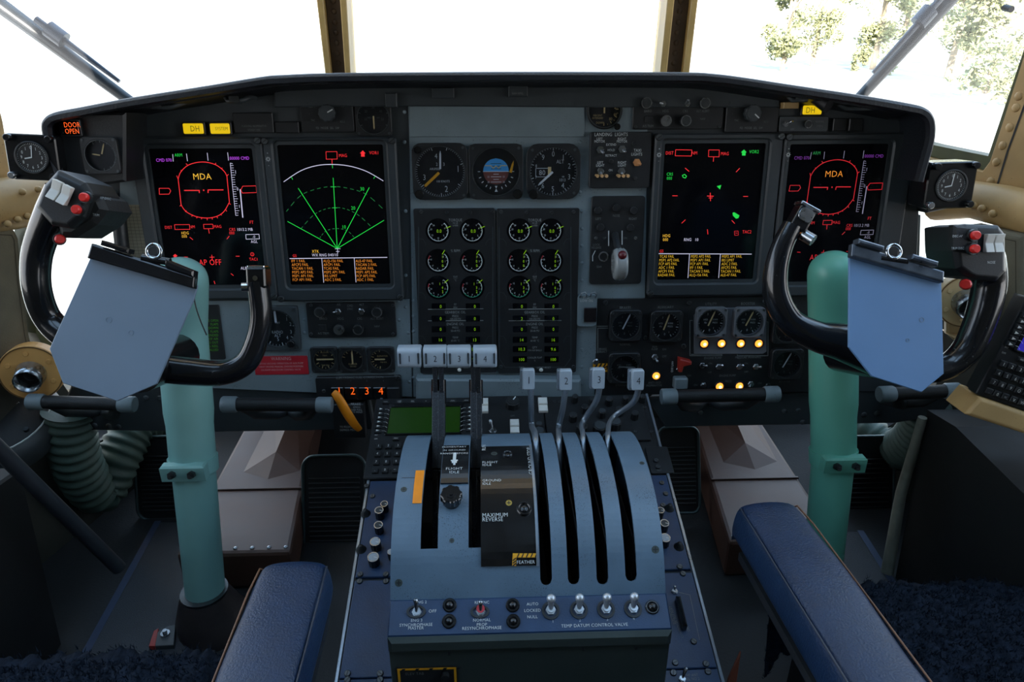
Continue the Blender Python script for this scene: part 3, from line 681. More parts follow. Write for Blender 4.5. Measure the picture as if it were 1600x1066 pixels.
def att_extra(T, k, r):
    q = 20; b = MB()
    def seg(y0, y1, m_, z):
        P = []
        for i in range(13):
            y = y0 + (y1 - y0) * i / 12; P.append((math.sqrt(max(0, q * q - y * y)) * k, y * k))
        b.poly(P + [(-x, y) for x, y in P[::-1]], z, m_)
    seg(0, 20, 0, .002); seg(-20, 0, 1, .002)
    for y in (4, 8, 12): b.stroke([(-8 * k, y * k), (8 * k, y * k)], .8 * k, .0022, 3)
    for y in (-4, -8, -12, -16): b.stroke([((-8 if y % 8 == 0 else -4) * k, y * k), ((8 if y % 8 == 0 else 4) * k, y * k)], .9 * k, .0022, 2)
    b.stroke([(-20 * k, 0), (20 * k, 0)], 1 * k, .0022, 2)
    for s_ in (-1, 1):
        for y in (-8, -16): b.text('10' if y == -8 else '20', s_ * 12 * k, y * k, 3 * k, .0022, mi=2)
    T.add('horizon_ball', b, [mat('dial_sky_blue', (70, 160, 215), .5, 0, 0), mat('dial_ground_brown', (110, 62, 52), .5, 0, 0), ink, dialm])
    b = MB(); b.stroke([(-17 * k, 9 * k), (-8 * k, 9 * k), (-4 * k, 5 * k), (0, 9 * k), (4 * k, 5 * k), (8 * k, 9 * k), (17 * k, 9 * k)], 1.3 * k, .003); T.add('aircraft_symbol', b, cream)
    b = MB(); b.M = Matrix.Translation((25 * k, 7 * k, 0)) @ Matrix.Rotation(R(-15), 4, 'Z'); b.prism([(-2 * k, -9 * k), (2 * k, -9 * k), (1.5 * k, 4 * k), (0, 10 * k), (-1.5 * k, 4 * k)], .002, .004)
    T.add('warning_flag', b, yel)
    b = MB(); b.poly([(-2 * k, -22 * k), (2 * k, -22 * k), (0, -26 * k)], .003); b.poly([(0, -26 * k), (2.4 * k, -31 * k), (-2.4 * k, -31 * k)], .003)
    for a in (200, 217, 235, 250, 290, 305, 323, 340, 0, 180): b.stroke([(25 * k * math.cos(R(a)), 25 * k * math.sin(R(a))), (28 * k * math.cos(R(a)), 28 * k * math.sin(R(a)))], 1.2 * k, .003)
    T.add('roll_scale', b, ink)
def flag_extra(T, k, r):
    b = MB(); a = R(222); c, s_ = math.cos(a), math.sin(a)
    for i in range(9): u0 = (.1 + i * .082) * r * k; b.stroke([(u0 * c, u0 * s_), ((u0 + .055 * r * k) * c, (u0 + .055 * r * k) * s_)], 4.2 * k, .0026, i % 2 * 0)
    b.stroke([(.08 * r * k * c, .08 * r * k * s_), (.85 * r * k * c, .85 * r * k * s_)], 2.5 * k, .0024, 1)
    T.add('limit_pointer', b, [yel, orange])
gauge('standby airspeed dial with 4 at top and hatched yellow pointer', 688, 268, 39, 'sq', 43, [(72, -270 + 20, 60, 10, .86, .98)], [('4', 104, .62, 8), ('1', 8, .72, 10), ('2', -72, .72, 10), ('3', 199, .68, 9)], [(88, .1, .8, 2.6, ink)],
      [('AIRSPEED', -8, 4, 3.4), ('100 KNOTS', 4, -15, 3.6), ('2', -5, 11, 5), ('3', 6, 11, 5)], 'airspeed_indicator', extra=flag_extra, corner=14, knobs=((-33, 33, 5.5), (-33, -34, 7)))
gauge('standby attitude indicator with blue sky and brown ground ball', 775, 268, 37, 'sq', 42, name='attitude_indicator', extra=att_extra, corner=8, knobs=((33, -34, 7.5),))
def alt_extra(T, k, r):
    b = MB(); b.stroke([(-27 * k, 5 * k), (-6 * k, 5 * k), (-6 * k, -8 * k), (-27 * k, -8 * k)], .8 * k, .002, 0, True); b.text('80', -17 * k, -1.5 * k, 8 * k, .002, sx=.9); b.text('1013', 15 * k, -13 * k, 4.6 * k, .002); b.text('HB', 16 * k, -8 * k, 2.6 * k, .002)
    T.add('counter_window', b, ink)
    b = MB(); b.prism([(-8 * k, -6 * k), (-3 * k, -6 * k), (-3 * k, 7 * k), (-8 * k, 7 * k)], .0015, .0022); T.add('counter_drum', b, cream)
gauge('standby altimeter dial with large numerals 0 to 9 and ALT', 864, 268, 37, 'oct', 42, [(90, -270, 50, 5, .86, .98)], [(str(i), 90 - 36 * i, .72, 8.5) for i in range(10) if i not in (8, 7)] + [('8', 162, .75, 5), ('7', 198, .75, 5)], [(222, .02, .85, 3.2, ink)], [('ALT', 11, 15, 6)], 'altimeter', extra=alt_extra, knobs=((-31, -34, 7.5),))
gauge('flap position dial reading percent extended, above the landing lights panel', 944, 173, 26, 'rnd', 28, [(70, -90, 10, 2, .72, .85)], [('20', 45, .62, 4.4), ('40', 12, .7, 4.4), ('60', -18, .7, 4.4), ('80', -50, .62, 4.6)], [(90, -.15, .75, 2.2, cream)], [('FLAPS', -9, 8, 3.6), ('PERCENT', -10, -7, 3), ('EXTENDED', -10, -11, 3), ('DOWN', -6, -18, 3.4)], 'flap_gauge', tickmat=cream, h=6, knobs=((20, -24, 5),))
gauge('small dark dial reading 10 to 50, left of the blank grey plate', 584, 184, 25, 'sq', 28, [(210, -30, 10, 2, .85, .97)], [('10', 190, .5, 4), ('20', 140, .6, 4), ('30', 90, .62, 4), ('40', 40, .6, 4), ('50', -10, .55, 4)], [(-90, -.1, .7, 2.2, cream)], [('PRESS', -6, 0, 2.6), ('AIR', 7, 0, 2.6)], h=6, tickmat=inkd)
gauge('dark dial in shade below the DOOR OPEN light', 160, 243, 24, 'sq', 28, [(120, -90, 14, 2, .82, .95)], [], [(70, .1, .8, 1.8, cream), (170, .1, .6, 1.8, cream)], [], tickmat=inkd, corner=6, h=7, w=.078)
gauge('radio altimeter dial behind the left yoke right grip', 433, 512, 30, 'sq', 36, [(90, -160, 24, 4, .84, .98)], [('1', 40, .72, 6), ('2', 15, .74, 6), ('3', -18, .74, 6), ('4', -48, .72, 6), ('5', -90, .62, 6)], [(92, .3, .98, 3.2, ink)], [('FEET', 2, 8, 3), ('RADIO', 0, -7, 5), ('ALT', 0, -12.5, 5)], 'radio_altimeter', cm=greyd, corner=3, knobs=((22, -24, 6),))
for lab, px, py, needles, tx, tk in (
    ('small dial with level cream pointer, leftmost of three below the knob panel', 508, 561, [(0, -.75, .8, 2.2, cream)], [('AILERON', 0, 11, 2.8), ('TRIM', 0, 6, 2.8), ('TAB DEG', 0, -10, 2.6)], ((30, 150, 6, 2, .7, .92), (210, 330, 6, 2, .7, .92))),
    ('small dial with upright cream pointer, middle of three below the knob panel', 551, 561, [(90, -.45, .8, 2.2, cream)], [('RUDDER', 0, -8, 3), ('TAB DEG', 0, -12, 2.2)], ((15, 165, 8, 2, .7, .92),)),
    ('small dial marked ELEVATOR, rightmost of three below the knob panel', 596, 561, [(0, -.6, .35, 2.2, cream)], [('ELEVATOR', 2, 5, 3), ('TAB DEG', 3, -5, 2.2)], ((100, 260, 10, 2, .72, .92),))):
    gauge(lab, px, py, 17, 'sq', 21, tk, (), needles, tx, group='trim tab dials', corner=4, h=6, tickmat=cream, kr=2.8)
# ---------------- small panels ----------------
def panel(name, lab, px0, py0, px1, py1, m=None, r=3, h=.006, cat='control panel', group=None, fr=None, kind=None, bev=.001):
    T = Thing(name, lab, cat, fr or PF, (px0 + px1) / 2, (py0 + py1) / 2, group=group, kind=kind)
    b = MB(); b.prism(T.rr(px0, py0, px1, py1, r), 0, h, bev); T.add('face_plate', b, m or blk); T.h = h; return T
def texts(T, L_, m=None, name='lettering', w=None, sx=.8):
    b = MB()
    for t in L_: T.txt(b, t[0], t[1], t[2], t[3], (w or T.h) + .0004, t[4] if len(t) > 4 else 'C', sx)
    T.add(name, b, m or ink)
def baro(lab, x, y, s, tw=1.0):
    T = panel('selector_panel', lab, x, y, x + 138 * s, y + 54 * s, group='four knob selector panels')
    q = lambda a, c: (x + a * s, y + c * s)
    for a, c, cap in ((20, 14, steeld), (109, 14, steeld), (50, 41, steel), (80, 41, steeld)): knob(T, *q(a, c), 8.2 * s, 9, T.h, cap)
    toggle(T, *q(47, 15), 9, 170, T.h, .9); toggle(T, *q(84, 15), 9, 100, T.h, .9)
    texts(T, [('BARO', *q(24, 26), 4), ('A/S', *q(48, 4), 3.6), ('CMD', *q(66, 6), 3.6), ('SYNC', *q(66, 11), 3.2), ('ALT', *q(84, 4), 3.6), ('HDG', *q(51, 26), 4), ('CRS', *q(81, 26), 4), ('ALT ALERT', *q(108, 26), 3.6), ('NAV', *q(108, 38), 3.6), ('A/S TRIM', *q(24, 49), 3.8)], inkd)
    b = MB(); b.prism(T.rr(*q(18, 34), *q(30, 44), 1), T.h, T.h + .002, .0005); T.add('trim_button', b, blkr)
    for a, c in ((5, 50), (133, 50), (5, 5), (133, 5)): screw(T, *q(a, c), 2.6, T.h)
baro('black selector panel with four round knobs below the radar fan display', 481, 472, 1.0); baro('black selector panel with four round knobs high above the third display', 988, 147, 1.02)
for lab, x, y, a in (('black mode selector panel with large rotary knob, left of centre under the hood', 471, 150, 28), ('black mode selector panel with large rotary knob, right side under the hood', 1133, 150, -40)):
    T = panel('mode_selector', lab, x, y, x + 82, y + 57, group='mode selector panels')
    knob(T, x + 41, y + 27, 13, 10, T.h, greyd, greyd, 10, 'rotary_knob', a, False)
    texts(T, [('FD  MODE  SEL  SW', x + 41, y + 50, 3.6), ('NAV 1', x + 16, y + 17, 3), ('ILS', x + 64, y + 16, 3), ('TAC', x + 18, y + 38, 3), ('ILS 2', x + 64, y + 40, 3), ('.', x + 12, y + 26, 5), ('.', x + 70, y + 25, 5)], inkd)
    for dx, dy in ((5, 5), (77, 5)): screw(T, x + dx, y + dy, 2.4, T.h)
# caption lights
def caption(name, lab, a, c, d, e, m, t, tm, tilt=0, h=9, two=None, w=0):
    T = Thing(name, lab, 'warning light', PF, (a + d) / 2, (c + e) / 2, group='lit caption lights', w=w)
    b = MB(); b.prism(T.rr(a - 2.5, c - 2.5, d + 2.5, e + 2.5, 2), 0, .006, .001); T.add('housing', b, blk)
    b = MB(); b.prism(T.rr(a, c, d, e, 2), .006, .0085, .001); T.add('lens', b, m)
    b = MB(); cx, cy = (a + d) / 2, (c + e) / 2
    if two: T.txt(b, t, cx, cy - 5, h, .009, 'C', .74); T.txt(b, two, cx, cy + 5, h, .009, 'C', .74)
    else: T.txt(b, t, cx, cy, h, .009)
    T.add('lettering', b, tm)
caption('caption_light', 'yellow lit DH caption light above the leftmost display', 289, 193, 320, 209, eCap, 'DH', blk)
caption('caption_light', 'yellow lit SYSTEM caption light above the leftmost display', 331, 193, 361, 209, eCap, 'SYSTEM', blk, h=5)
caption('caption_light', 'yellow lit DH caption light under the right end of the hood', 1252, 165, 1281, 179, eCap, 'DH', blk)
caption('caption_light', 'orange lit DOOR OPEN caption light at the far left under the hood', 98, 189, 127, 211, scrm, 'DOOR', eO, h=8, two='OPEN', w=.078)
T = Thing('side_pod', 'black side pod at the left end under the hood carrying the DOOR OPEN light', 'box', PF, 140, 236, w=.0); b = MB(); b.prism([T.p(*q, .076) for q in ((92, 182), (135, 176), (196, 176), (196, 284), (140, 292), (104, 282), (90, 250))], 0, .077, .004); T.add('pod_body', b, blk)
# small switches in the shade at the right of the hood
T = panel('switch_panel', 'small dark switch panel with one toggle, right under the lit DH', 1216, 182, 1292, 206, greyd, group=None)
toggle(T, 1227, 194, 12, 30, T.h); knob(T, 1261, 194, 6, 5, T.h, blk); texts(T, [('OFF', 1238, 202, 3), ('NORMAL', 1281, 190, 3), ('EMERG', 1281, 197, 3)], inkd)
for i, x in enumerate((1300, 1325)):
    T = Thing('blank_cover', 'dark square blank cover above the rightmost display, %s one' % ('left', 'right')[i], 'blank cover', PF, x + 10, 194, group='blank covers'); b = MB(); b.prism(T.rr(x, 185, x + 21, 205, 1), 0, .005, .0012); T.add('cover', b, blk)
for lab, a, c, d, e in (('dark blank cover with faded lettering right of the lit SYSTEM caption', 366, 176, 428, 208), ('narrow dark blank cover left of the left mode selector panel', 431, 190, 468, 208)):
    T = Thing('blank_cover', lab, 'blank cover', PF, (a + d) / 2, (c + e) / 2, group='blank covers'); b = MB(); b.prism(T.rr(a, c, d, e, 1), 0, .005, .0012); T.add('cover', b, blk); T.h = .005
    if a == 366: texts(T, [('FLASHING INOPERATIVE', 397, 197, 3), ('STEADY FIRE', 397, 203, 3)], inkd)
# document clip handles under the hood
for lab, a, c, d, e in (('grey metal clip handle under the left end of the hood', 214, 160, 288, 168), ('grey metal clip handle under the right end of the hood', 1302, 158, 1378, 170), ('short grey metal clip under the hood above the leftmost display', 352, 152, 390, 158), ('curved grey metal clip left of the right DH caption', 1226, 145, 1262, 157)):
    T = Thing('clip_handle', lab, 'clip', PF, (a + d) / 2, (c + e) / 2, group='clips under the hood', w=.03)
    b = MB(); m_ = .2 * (d - a); b.tube([(*T.p(a, c), -.03), (*T.p(a, c), 0), (*T.p(a + m_, e), .012), (*T.p(d - m_, e), .012), (*T.p(d, c), 0), (*T.p(d, c), -.03)], .004, 8); T.add('bar', b, greyd)
    b = MB(); b.box(-.008, .008, -.004, .004, .006, .018); T.add('latch', b, steeld)
T = Thing('hood_lamp', 'small dark map lamp in the shaded right end under the hood', 'lamp', PF, 1282, 160, w=.03)
b = MB(); b.tube([(-.02, .015, -.03), (-.01, .008, 0), (.006, -.006, .02)], [.006, .011, .013], 12); T.add('lamp_body', b, blk)
for lab, a, c, d, e in (('tan connector block left of the right DH caption light', 1218, 160, 1242, 170), ('dark blank box above the blank grey plate, left one', 676, 138, 710, 154), ('dark labelled box above the blank grey plate, middle one', 794, 134, 824, 152), ('dark flap box above the small dial by the grey plate', 604, 146, 622, 168)):
    T = Thing('small_box', lab, 'box', PF, (a + d) / 2, (c + e) / 2, group='small boxes under the hood'); b = MB(); b.prism(T.rr(a, c, d, e, 1), 0, .018, .0015); T.add('box_body', b, tan if a == 1218 else greyd)
    if a == 794: T.h = .018; texts(T, [('RAIN REPEL', 809, 146, 3)], inkd)
# landing lights
T = panel('landing_light_panel', 'black landing lights switch panel with six toggles', 920, 206, 1014, 293, h=.012)
for x, y, a in ((938, 234, -50), (972, 233, -50)): toggle(T, x, y, 9, a, T.h, 1, None, 6)
toggle(T, 995, 254, 8, -30, T.h, 1, mat('amber_tip', (200, 140, 90), .3), 6)
for x, y in ((938, 270), (971, 270)):
    toggle(T, x, y - 2, 6, -90, T.h, 1, None, 6)
    b = MB(); 
    for dx in (-7, 0, 7): px, pz = T.p(x + dx, y + 3); b.tube([(px - .002, pz, T.h + .001), (px, pz - .001, T.h + .01)], [.0022, .003], 10)
    T.add('switch_paddle', b, mat('brass_tip', (215, 170, 120), .35, .3))
texts(T, [('LANDING  LIGHTS', 955, 210, 5.4), ('LEFT', 937, 217, 4), ('MOTOR', 937, 221, 4), ('RIGHT', 972, 217, 4), ('MOTOR', 972, 221, 4), ('EXTEND', 955, 226, 3.6), ('HOLD', 955, 234.5, 3.6), ('RETRACT', 955, 243, 3.6), ('TAXI', 996, 235, 4.6), ('LIGHTS', 995, 241, 4.6), ('LEFT', 938, 254, 4), ('LIGHT', 938, 258.5, 4), ('RIGHT', 972, 254, 4), ('LIGHT', 972, 258.5, 4), ('ON', 954, 266, 3.4)])
for x, y in ((955, 252), (991, 224), (992, 279)): knob(T, x, y, 3.5, 2, T.h, None)
# gear panel
T = panel('landing_gear_panel', 'black landing gear panel with clear wheel shaped gear handle', 922, 306, 1004, 443, r=5)
for x, y, mm in ((934, 329, 1), (963, 325, 0), (990, 329, 0), (938, 355, 0), (985, 356, 0)): knob(T, x, y, 6, 4, T.h, None)
b = MB(); x, y = T.p(942, 400); b.ring(circ(x, y, 8 * T.k), circ(x, y, 6 * T.k), T.h, T.h + .002); T.add('release_ring', b, steel)
for x, y in ((931, 372), (993, 372)): screw(T, x, y, 2.5, T.h, steel)
b = MB(); T.ln(b, [(951, 361), (951, 384)], 1.6, T.h + .0005); T.ln(b, [(972, 361), (972, 382)], 1.6, T.h + .0005); T.ln(b, [(930, 392), (926, 400), (926, 408)], 1.2, T.h + .0005); T.add('slot_lines', b, ink)
texts(T, [('LEFT', 935, 342, 3.8), ('NOSE', 963, 337, 3.8), ('RIGHT', 989, 342, 3.8), ('UP', 945, 372, 3.6), ('DN', 977, 372, 3.6), ('LOCK', 932, 382.5, 3.6), ('RELEASE', 932, 387, 3.6), ('GEAR', 936, 417, 3)], inkd)
b = MB(); a0 = Vector((*T.p(960, 366), T.h)); a1 = Vector((*T.p(967, 408, .05), .05)); b.tube([a0, a0.lerp(a1, .5) + Vector((0, 0, .012)), a1], [.007, .006, .006], 10); hd = T.add('gear_lever', b, blk)
b = MB(); M_ = Matrix.Translation(a1 + Vector((0, -.004, .008))) @ Matrix.Rotation(R(90), 4, 'Y'); b.M = M_
b.lathe((0, 0, 0), [(.0165, -.012), (.025, -.011), (.0285, -.006), (.0275, -.004), (.029, 0), (.0275, .004), (.0285, .006), (.025, .011), (.0165, .012)], 28, 0)
whl = T.add('wheel_knob', b, mat('clear_plastic', (150, 152, 150), .18, 0, .08, 60, coat=.6), hd)
b = MB(); b.M = Matrix.Translation(a1 + Vector((0, .016, .03))); b.ball((0, 0, 0), .008, 10); T.add('lamp_core', b, mat('dark_red', (90, 24, 30), .3), hd)
# engine display units
def eng(lab, x0, y0, x1, y1, X, vals, side):
    T = Thing('engine_display', lab, 'engine instrument display', PF, (x0 + x1) / 2, (y0 + y1) / 2, group='engine displays')
    b = MB(); b.prism(T.rr(x0, y0, x1, y1, 3), 0, .008, .001); T.h = .008
    T.add('housing', b, blk)
    b = MB(); gx0, gx1 = X[0] - 34, X[1] + 32
    P = [(gx0 + 3, 355), (gx0 + 3, 560), (gx0 + 12, 574), (gx1 - 10, 574), (gx1, 560), (gx1, 355)]
    T.ln(b, P, 1.5, .0085); 
    for yy in (377, 461, 529):
        for sgn, gx in ((1, gx0 + 3), (-1, gx1)): T.ln(b, [(gx, yy - 4), (gx + 7 * sgn, yy - 3), (gx + 11 * sgn, yy + 3), (gx + 11 * sgn, yy + 7)], .8, .0085)
    T.add('raised_frame', b, greyd)
    db = MB(); wb = MB(); rb = MB(); gb = MB(); lb = MB(); dg = MB()
    for row, (yy, (a0, a1), tx) in enumerate(((360, (125, -215 + 30), ''), (407, (50, -200), ''), (448, (62, -205), ''))):
        for ci, xx in enumerate(X):
            c = T.p(xx, yy); rr_ = 15 * T.k
            db.poly(circ(c[0], c[1], 19 * T.k, 28), .0084)
            a_s, a_e = ((-235 + 5, 50), (-215, 48), (-205, 55))[row]
            arc_ = [(c[0] + rr_ * math.cos(R(a_s + (a_e - a_s) * i / 26)), c[1] + rr_ * math.sin(R(a_s + (a_e - a_s) * i / 26))) for i in range(27)]
            if row < 2: wb.stroke(arc_, 1.0 * T.k, .0092)
            else: dg.stroke(arc_[6:20], 1.0 * T.k, .0092); wb.stroke(arc_[19:], .9 * T.k, .0092); wb.stroke(arc_[:7], .8 * T.k, .0092)
            for i in range(13):
                a = R(a_s + (a_e - a_s) * i / 12); wb.stroke([(c[0] + rr_ * math.cos(a), c[1] + rr_ * math.sin(a)), (c[0] + rr_ * .87 * math.cos(a), c[1] + rr_ * .87 * math.sin(a))], .5 * T.k, .0092)
            if row: 
                rb.stroke([arc_[0], arc_[1], arc_[2]], 1.1 * T.k, .0094)
            nn = ((('24', 126), ('4', 55), ('0', 22), ('20', 165), ('15', 215), ('10', -90), ('5', -40)), (('0', 40), ('2', 0), ('4', -45), ('6', -95), ('8', -140), ('10', 165)), (('0', 45), ('2', -10), ('4', -50), ('6', -90), ('8', -130), ('10', -170), ('12', 140)))[row]
            for t, a in nn: wb.text(t, c[0] + .72 * rr_ * math.cos(R(a)), c[1] + .72 * rr_ * math.sin(R(a)), 2.6 * T.k, .0092)
            na = (20, 58, 38)[row]; gb.stroke([(c[0] + rr_ * .85 * math.cos(R(na)), c[1] + rr_ * .85 * math.sin(R(na))), (c[0] + rr_ * 1.35 * math.cos(R(na)), c[1] + rr_ * 1.35 * math.sin(R(na)))], .9 * T.k, .0096)
            v = vals[row][ci]
            if row == 0: gb.text(v, c[0] + .1 * rr_, c[1], 5.4 * T.k, .0096)
            else:
                for j, ch in enumerate(v): gb.text(ch, c[0] + (.45 if j else (.45 if row == 1 else .2)) * rr_, c[1] + (.45 - .45 * j) * rr_ * (1 if row == 1 else .9), 4.4 * T.k, .0096)
    mx = (X[0] + X[1]) / 2
    T.add('dial_faces', db, scrm)
    for t, yy, hh in (('TORQUE', 344, 4.4), ('IN LB', 348.7, 2.8), ('x1000', 352.5, 2.8), ('% RPM', 392, 4.4), ('TIT', 433.5, 4.4), ('°C', 438, 3), ('FF', 476, 3.8), ('PPH', 480.6, 3), ('GEARBOX OIL', 488, 4.4), ('PRESS', 494, 3.4), ('150-250 PSI', 498.5, 3.2), ('ENGINE OIL', 506.4, 4.4), ('PRESS', 512, 3.4), ('50-60 PSI', 517, 3.2), ('TEMP', 527.5, 3.4), ('60-85 °C', 532.5, 3.2), ('QTY', 543, 3.4), ('MIN 4.0 GALLS', 547.5, 3), ('COOLER FLAP', 559, 3.2), ('%', 563.5, 3)): T.txt(lb, t, mx, yy, hh, .0086)
    T.ln(lb, [(X[0] - 16, 483.5), (X[1] + 17, 482.5)], 1, .0086); T.ln(lb, [(X[0] - 16, 501.5), (X[1] + 17, 501)], 1, .0086)
    T.txt(lb, 'TEST', x0 + 38, 574.5, 3.4, .0086); T.txt(lb, 'LIGHT RESET', x1 - 52, 574.5, 3.4, .0086)
    T.add('lettering', lb, mat('panel_ink', (150, 154, 152), .6, 0, 0)); T.add('scale_markings', wb, ink); T.add('red_limit_arcs', rb, mat('red_ink', (190, 40, 50), .5, 0, 0)); T.add('green_arcs', dg, mat('green_ink', (40, 150, 110), .5, 0, 0))
    for i, yy in enumerate((477, 496, 512.5, 529, 543.5, 559.5)):
        for ci, xx in enumerate(X):
            wn_ = MB(); wn_.prism(T.rr(xx - 10, yy - 4.6, xx + 12, yy + 4.6, 1), .0078, .0086); T.add('readout_window', wn_, scrm); gb.text(vals[3 + i][ci], T.p(xx + 4, yy)[0], T.p(xx + 4, yy)[1], 5.4 * T.k, .0096, 'C', .85)
    T.add('lit_readouts', gb, eLime)
    for x, y in ((x0 + 6, y0 + 6), (x1 - 6, y0 + 6), (x0 + 6, y1 - 8), (x1 - 6, y1 - 8), (x0 + 46, y0 + 7), (x1 - 40, y0 + 7)): screw(T, x, y, 3, T.h)
    b = MB(); x, y = T.p(x1 - 65 + 8, 576); b.ball((x, y, .008), 3.2 * T.k, 10, 0, 1, True); T.add('light_button', b, white)
eng('left engine display with paired torque, rpm and temperature dials', 652, 325, 775, 581, (685, 738), (('0.0', '0.0'), ('100', '100'), ('143', '132'), ('0', '0'), ('0', '0'), ('0', '0'), ('16', '13'), ('10.3', '10.1'), ('100', '100')), 0)
eng('right engine display with its own four pairs of readouts and reset legend', 777, 325, 902, 581, (811, 860), (('0.0', '0.0'), ('100', '100'), ('134', '162'), ('0', '0'), ('2', '0'), ('0', '0'), ('14', '16'), ('10.3', '9.6'), ('100', '100')), 1)
# prop low oil tag
T = panel('caption_tag', 'grey PROP LOW OIL tag with dark lens, hung by wire loops', 901, 459, 931, 508, grey, 5, .012, 'warning tag')
texts(T, [('PROP', 917, 465, 4.2), ('LOW OIL', 917, 470, 4.2)])
b = MB(); b.prism(T.rr(911, 478, 930, 500, 1), .012, .016, .001); T.add('lens', b, mat('dark_lens', (26, 20, 22), .2))
b = MB()
for x in (910, 925): b.tube([(*T.p(x - 5, 462), .012), (*T.p(x - 3, 455), .018), (*T.p(x + 2, 453), .02), (*T.p(x + 5, 458), .016), (*T.p(x + 4, 463), .012)], .0012, 6)
T.add('wire_loop', b, steel)
# ---------------- hydraulic panel ----------------
T = panel('hydraulic_control_unit', 'black hydraulic control panel with amber lamps and red guarded switch', 931, 464, 1282, 614, r=2, h=.004); HP = T
b = MB(); b.prism(T.P([(1083, 492), (1093, 480), (1192, 480), (1196, 490), (1196, 548), (1190, 552), (1083, 552)]), .004, .006, .0006); T.add('gauge_surround', b, mat('light_panel_grey', (92, 94, 98), .5))
b = MB()
for P_ in ([(1082, 501), (1078, 501), (1078, 556), (1128, 556), (1128, 552)], [(1196, 503), (1200, 503), (1200, 556), (1152, 556), (1152, 552)], [(950, 510), (931, 510), (931, 552)], [(950, 513), (934, 513), (934, 552)], [(1080, 554), (1128, 554)]): T.ln(b, P_, .9, .0046)
T.add('flow_lines', b, inkd)
texts(T, [('BRAKES', 977, 481, 4.4), ('NORMAL', 977, 538.5, 3.6), ('AUXILIARY', 1040, 480, 4.4), ('UTILITY', 1111, 475, 4.4), ('BOOSTER', 1169, 474.5, 4.4), ('BRAKE', 942, 545.5, 3.6), ('SELECT', 942, 549.5, 3.6), ('AUX', 1023, 542, 3.4), ('PUMP', 1023, 546, 3.4), ('ON', 1038, 546, 3.4), ('OFF', 1038, 557, 3.4), ('ENGINE PUMP', 1114, 559.5, 3.8), ('PRESSURE WARNING', 1169, 558.5, 3.8), ('ENGINE PUMP', 1137, 587, 3.6), ('PRESS', 1138, 596, 3.6), ('ON', 1110, 568, 3.2), ('OFF', 1109, 582, 3.2), ('ON', 1166, 568, 3.2), ('OFF', 1166, 581, 3.2), ('ON', 1077, 587, 3.4), ('ON', 1087, 602, 3.4), ('ON', 1187, 599, 3.4), ('EMERGENCY', 974, 602, 3.8), ('ANTI-SKID', 1023, 598, 3.8), ('INOPERATIVE', 1022, 602.5, 3.6), ('RUDDER', 1230, 472, 3.8), ('BOOST PRESS', 1232, 477.5, 3.8), ('UTILITY', 1227, 534, 3.4), ('BOOSTER', 1226, 596.5, 3.6), ('SUCTION', 1140, 581, .1)], inkd)
b = MB(); x, y = T.p(1049.5, 572); b.text('ANTI-SKID', x, y, 3.4 * T.k, .0045, rot=R(-90)); T.add('vertical_lettering', b, ink)
def lamp(T, px, py, r=6, w=.006):
    x, y = T.p(px, py, w); k = T.k; b = MB(); b.ring(circ(x, y, (r + 2) * k), circ(x, y, r * k), w - .002, w + .003, 0, .0006); b.ball((x, y, w), r * k, 16, 1, .9, True); b.ball((x, y, w + r * k * .55), r * .52 * k, 12, 2, .9, True)
    T.add('warning_lamp', b, [blk, eLamp, eLampC])
for x, y in ((1100, 537), (1127, 536.5), (1157, 536.5), (1185, 536.5), (1025, 587), (1124, 603.5), (1155, 603)): lamp(T, x, y)
for x, y, a in ((1023, 558, -60), (1097, 571, 20), (1123, 573, 60), (1155, 573, 60), (1181, 573, 20), (1099, 602, 120), (1173, 600, 200)): toggle(T, x, y, 9, a, T.h, .9)
toggle(T, 1061, 577, 10, 100, T.h, 1)
b = MB(); b.M = Matrix.Translation((*T.p(1064, 566), .004)); b.prism([(-8 * T.k, 12 * T.k), (11 * T.k, 7 * T.k), (11 * T.k, 2 * T.k), (-1 * T.k, -1 * T.k), (-3 * T.k, -10 * T.k), (-7 * T.k, -10 * T.k)], .004, .022, .002); T.add('switch_guard', b, redg)
b = MB(); b.prism(T.rr(1050, 586, 1071, 604, 3), .004, .02, .003); T.add('grey_button', b, grey, label='square grey push button')
def stripes(T, b, x0, y0, x1, y1, w, n=6):
    a = T.rect(x0, y0, x1, y1); b.box(a[0], a[2], a[1], a[3], w - .0004, w, 0); d = (a[2] - a[0]); h_ = a[3] - a[1]; lng = max(d, h_)
    for i in range(n):
        if d > h_: u = a[0] + d * (i + .3) / n; b.poly([(u, a[1]), (u + d / n * .45, a[1]), (u + d / n * .45 + h_ * .5, a[3]), (u + h_ * .5, a[3])], w + .0002, 1)
        else: u = a[1] + h_ * (i + .3) / n; b.poly([(a[0], u), (a[2], u + d * .6), (a[2], u + d * .6 + h_ / n * .45), (a[0], u + h_ / n * .45)], w + .0002, 1)
b = MB(); stripes(T, b, 926, 567, 951, 574, .0046, 4); stripes(T, b, 943, 572, 951, 580, .0047, 2); T.add('hazard_stripes', b, [yel, blk]); toggle(T, 931, 565, 8, 90, T.h)
for x, y in ((946, 473), (1077, 473), (1195, 463 + 8), (1008, 528), (1068, 541), (1270, 470), (1200, 602), (1001, 604)): screw(T, x, y, 4, T.h)
G2 = 'hydraulic pressure dials'
hy = lambda: [('PSI', -7, -2, 2.8), ('HYD', -7, 3, 2.8), ('PRESS', 8, -2, 2.8), ('X1000', 8, 3, 2.6)]
tkk = [(240, -60, 24, 4, .8, .95)]
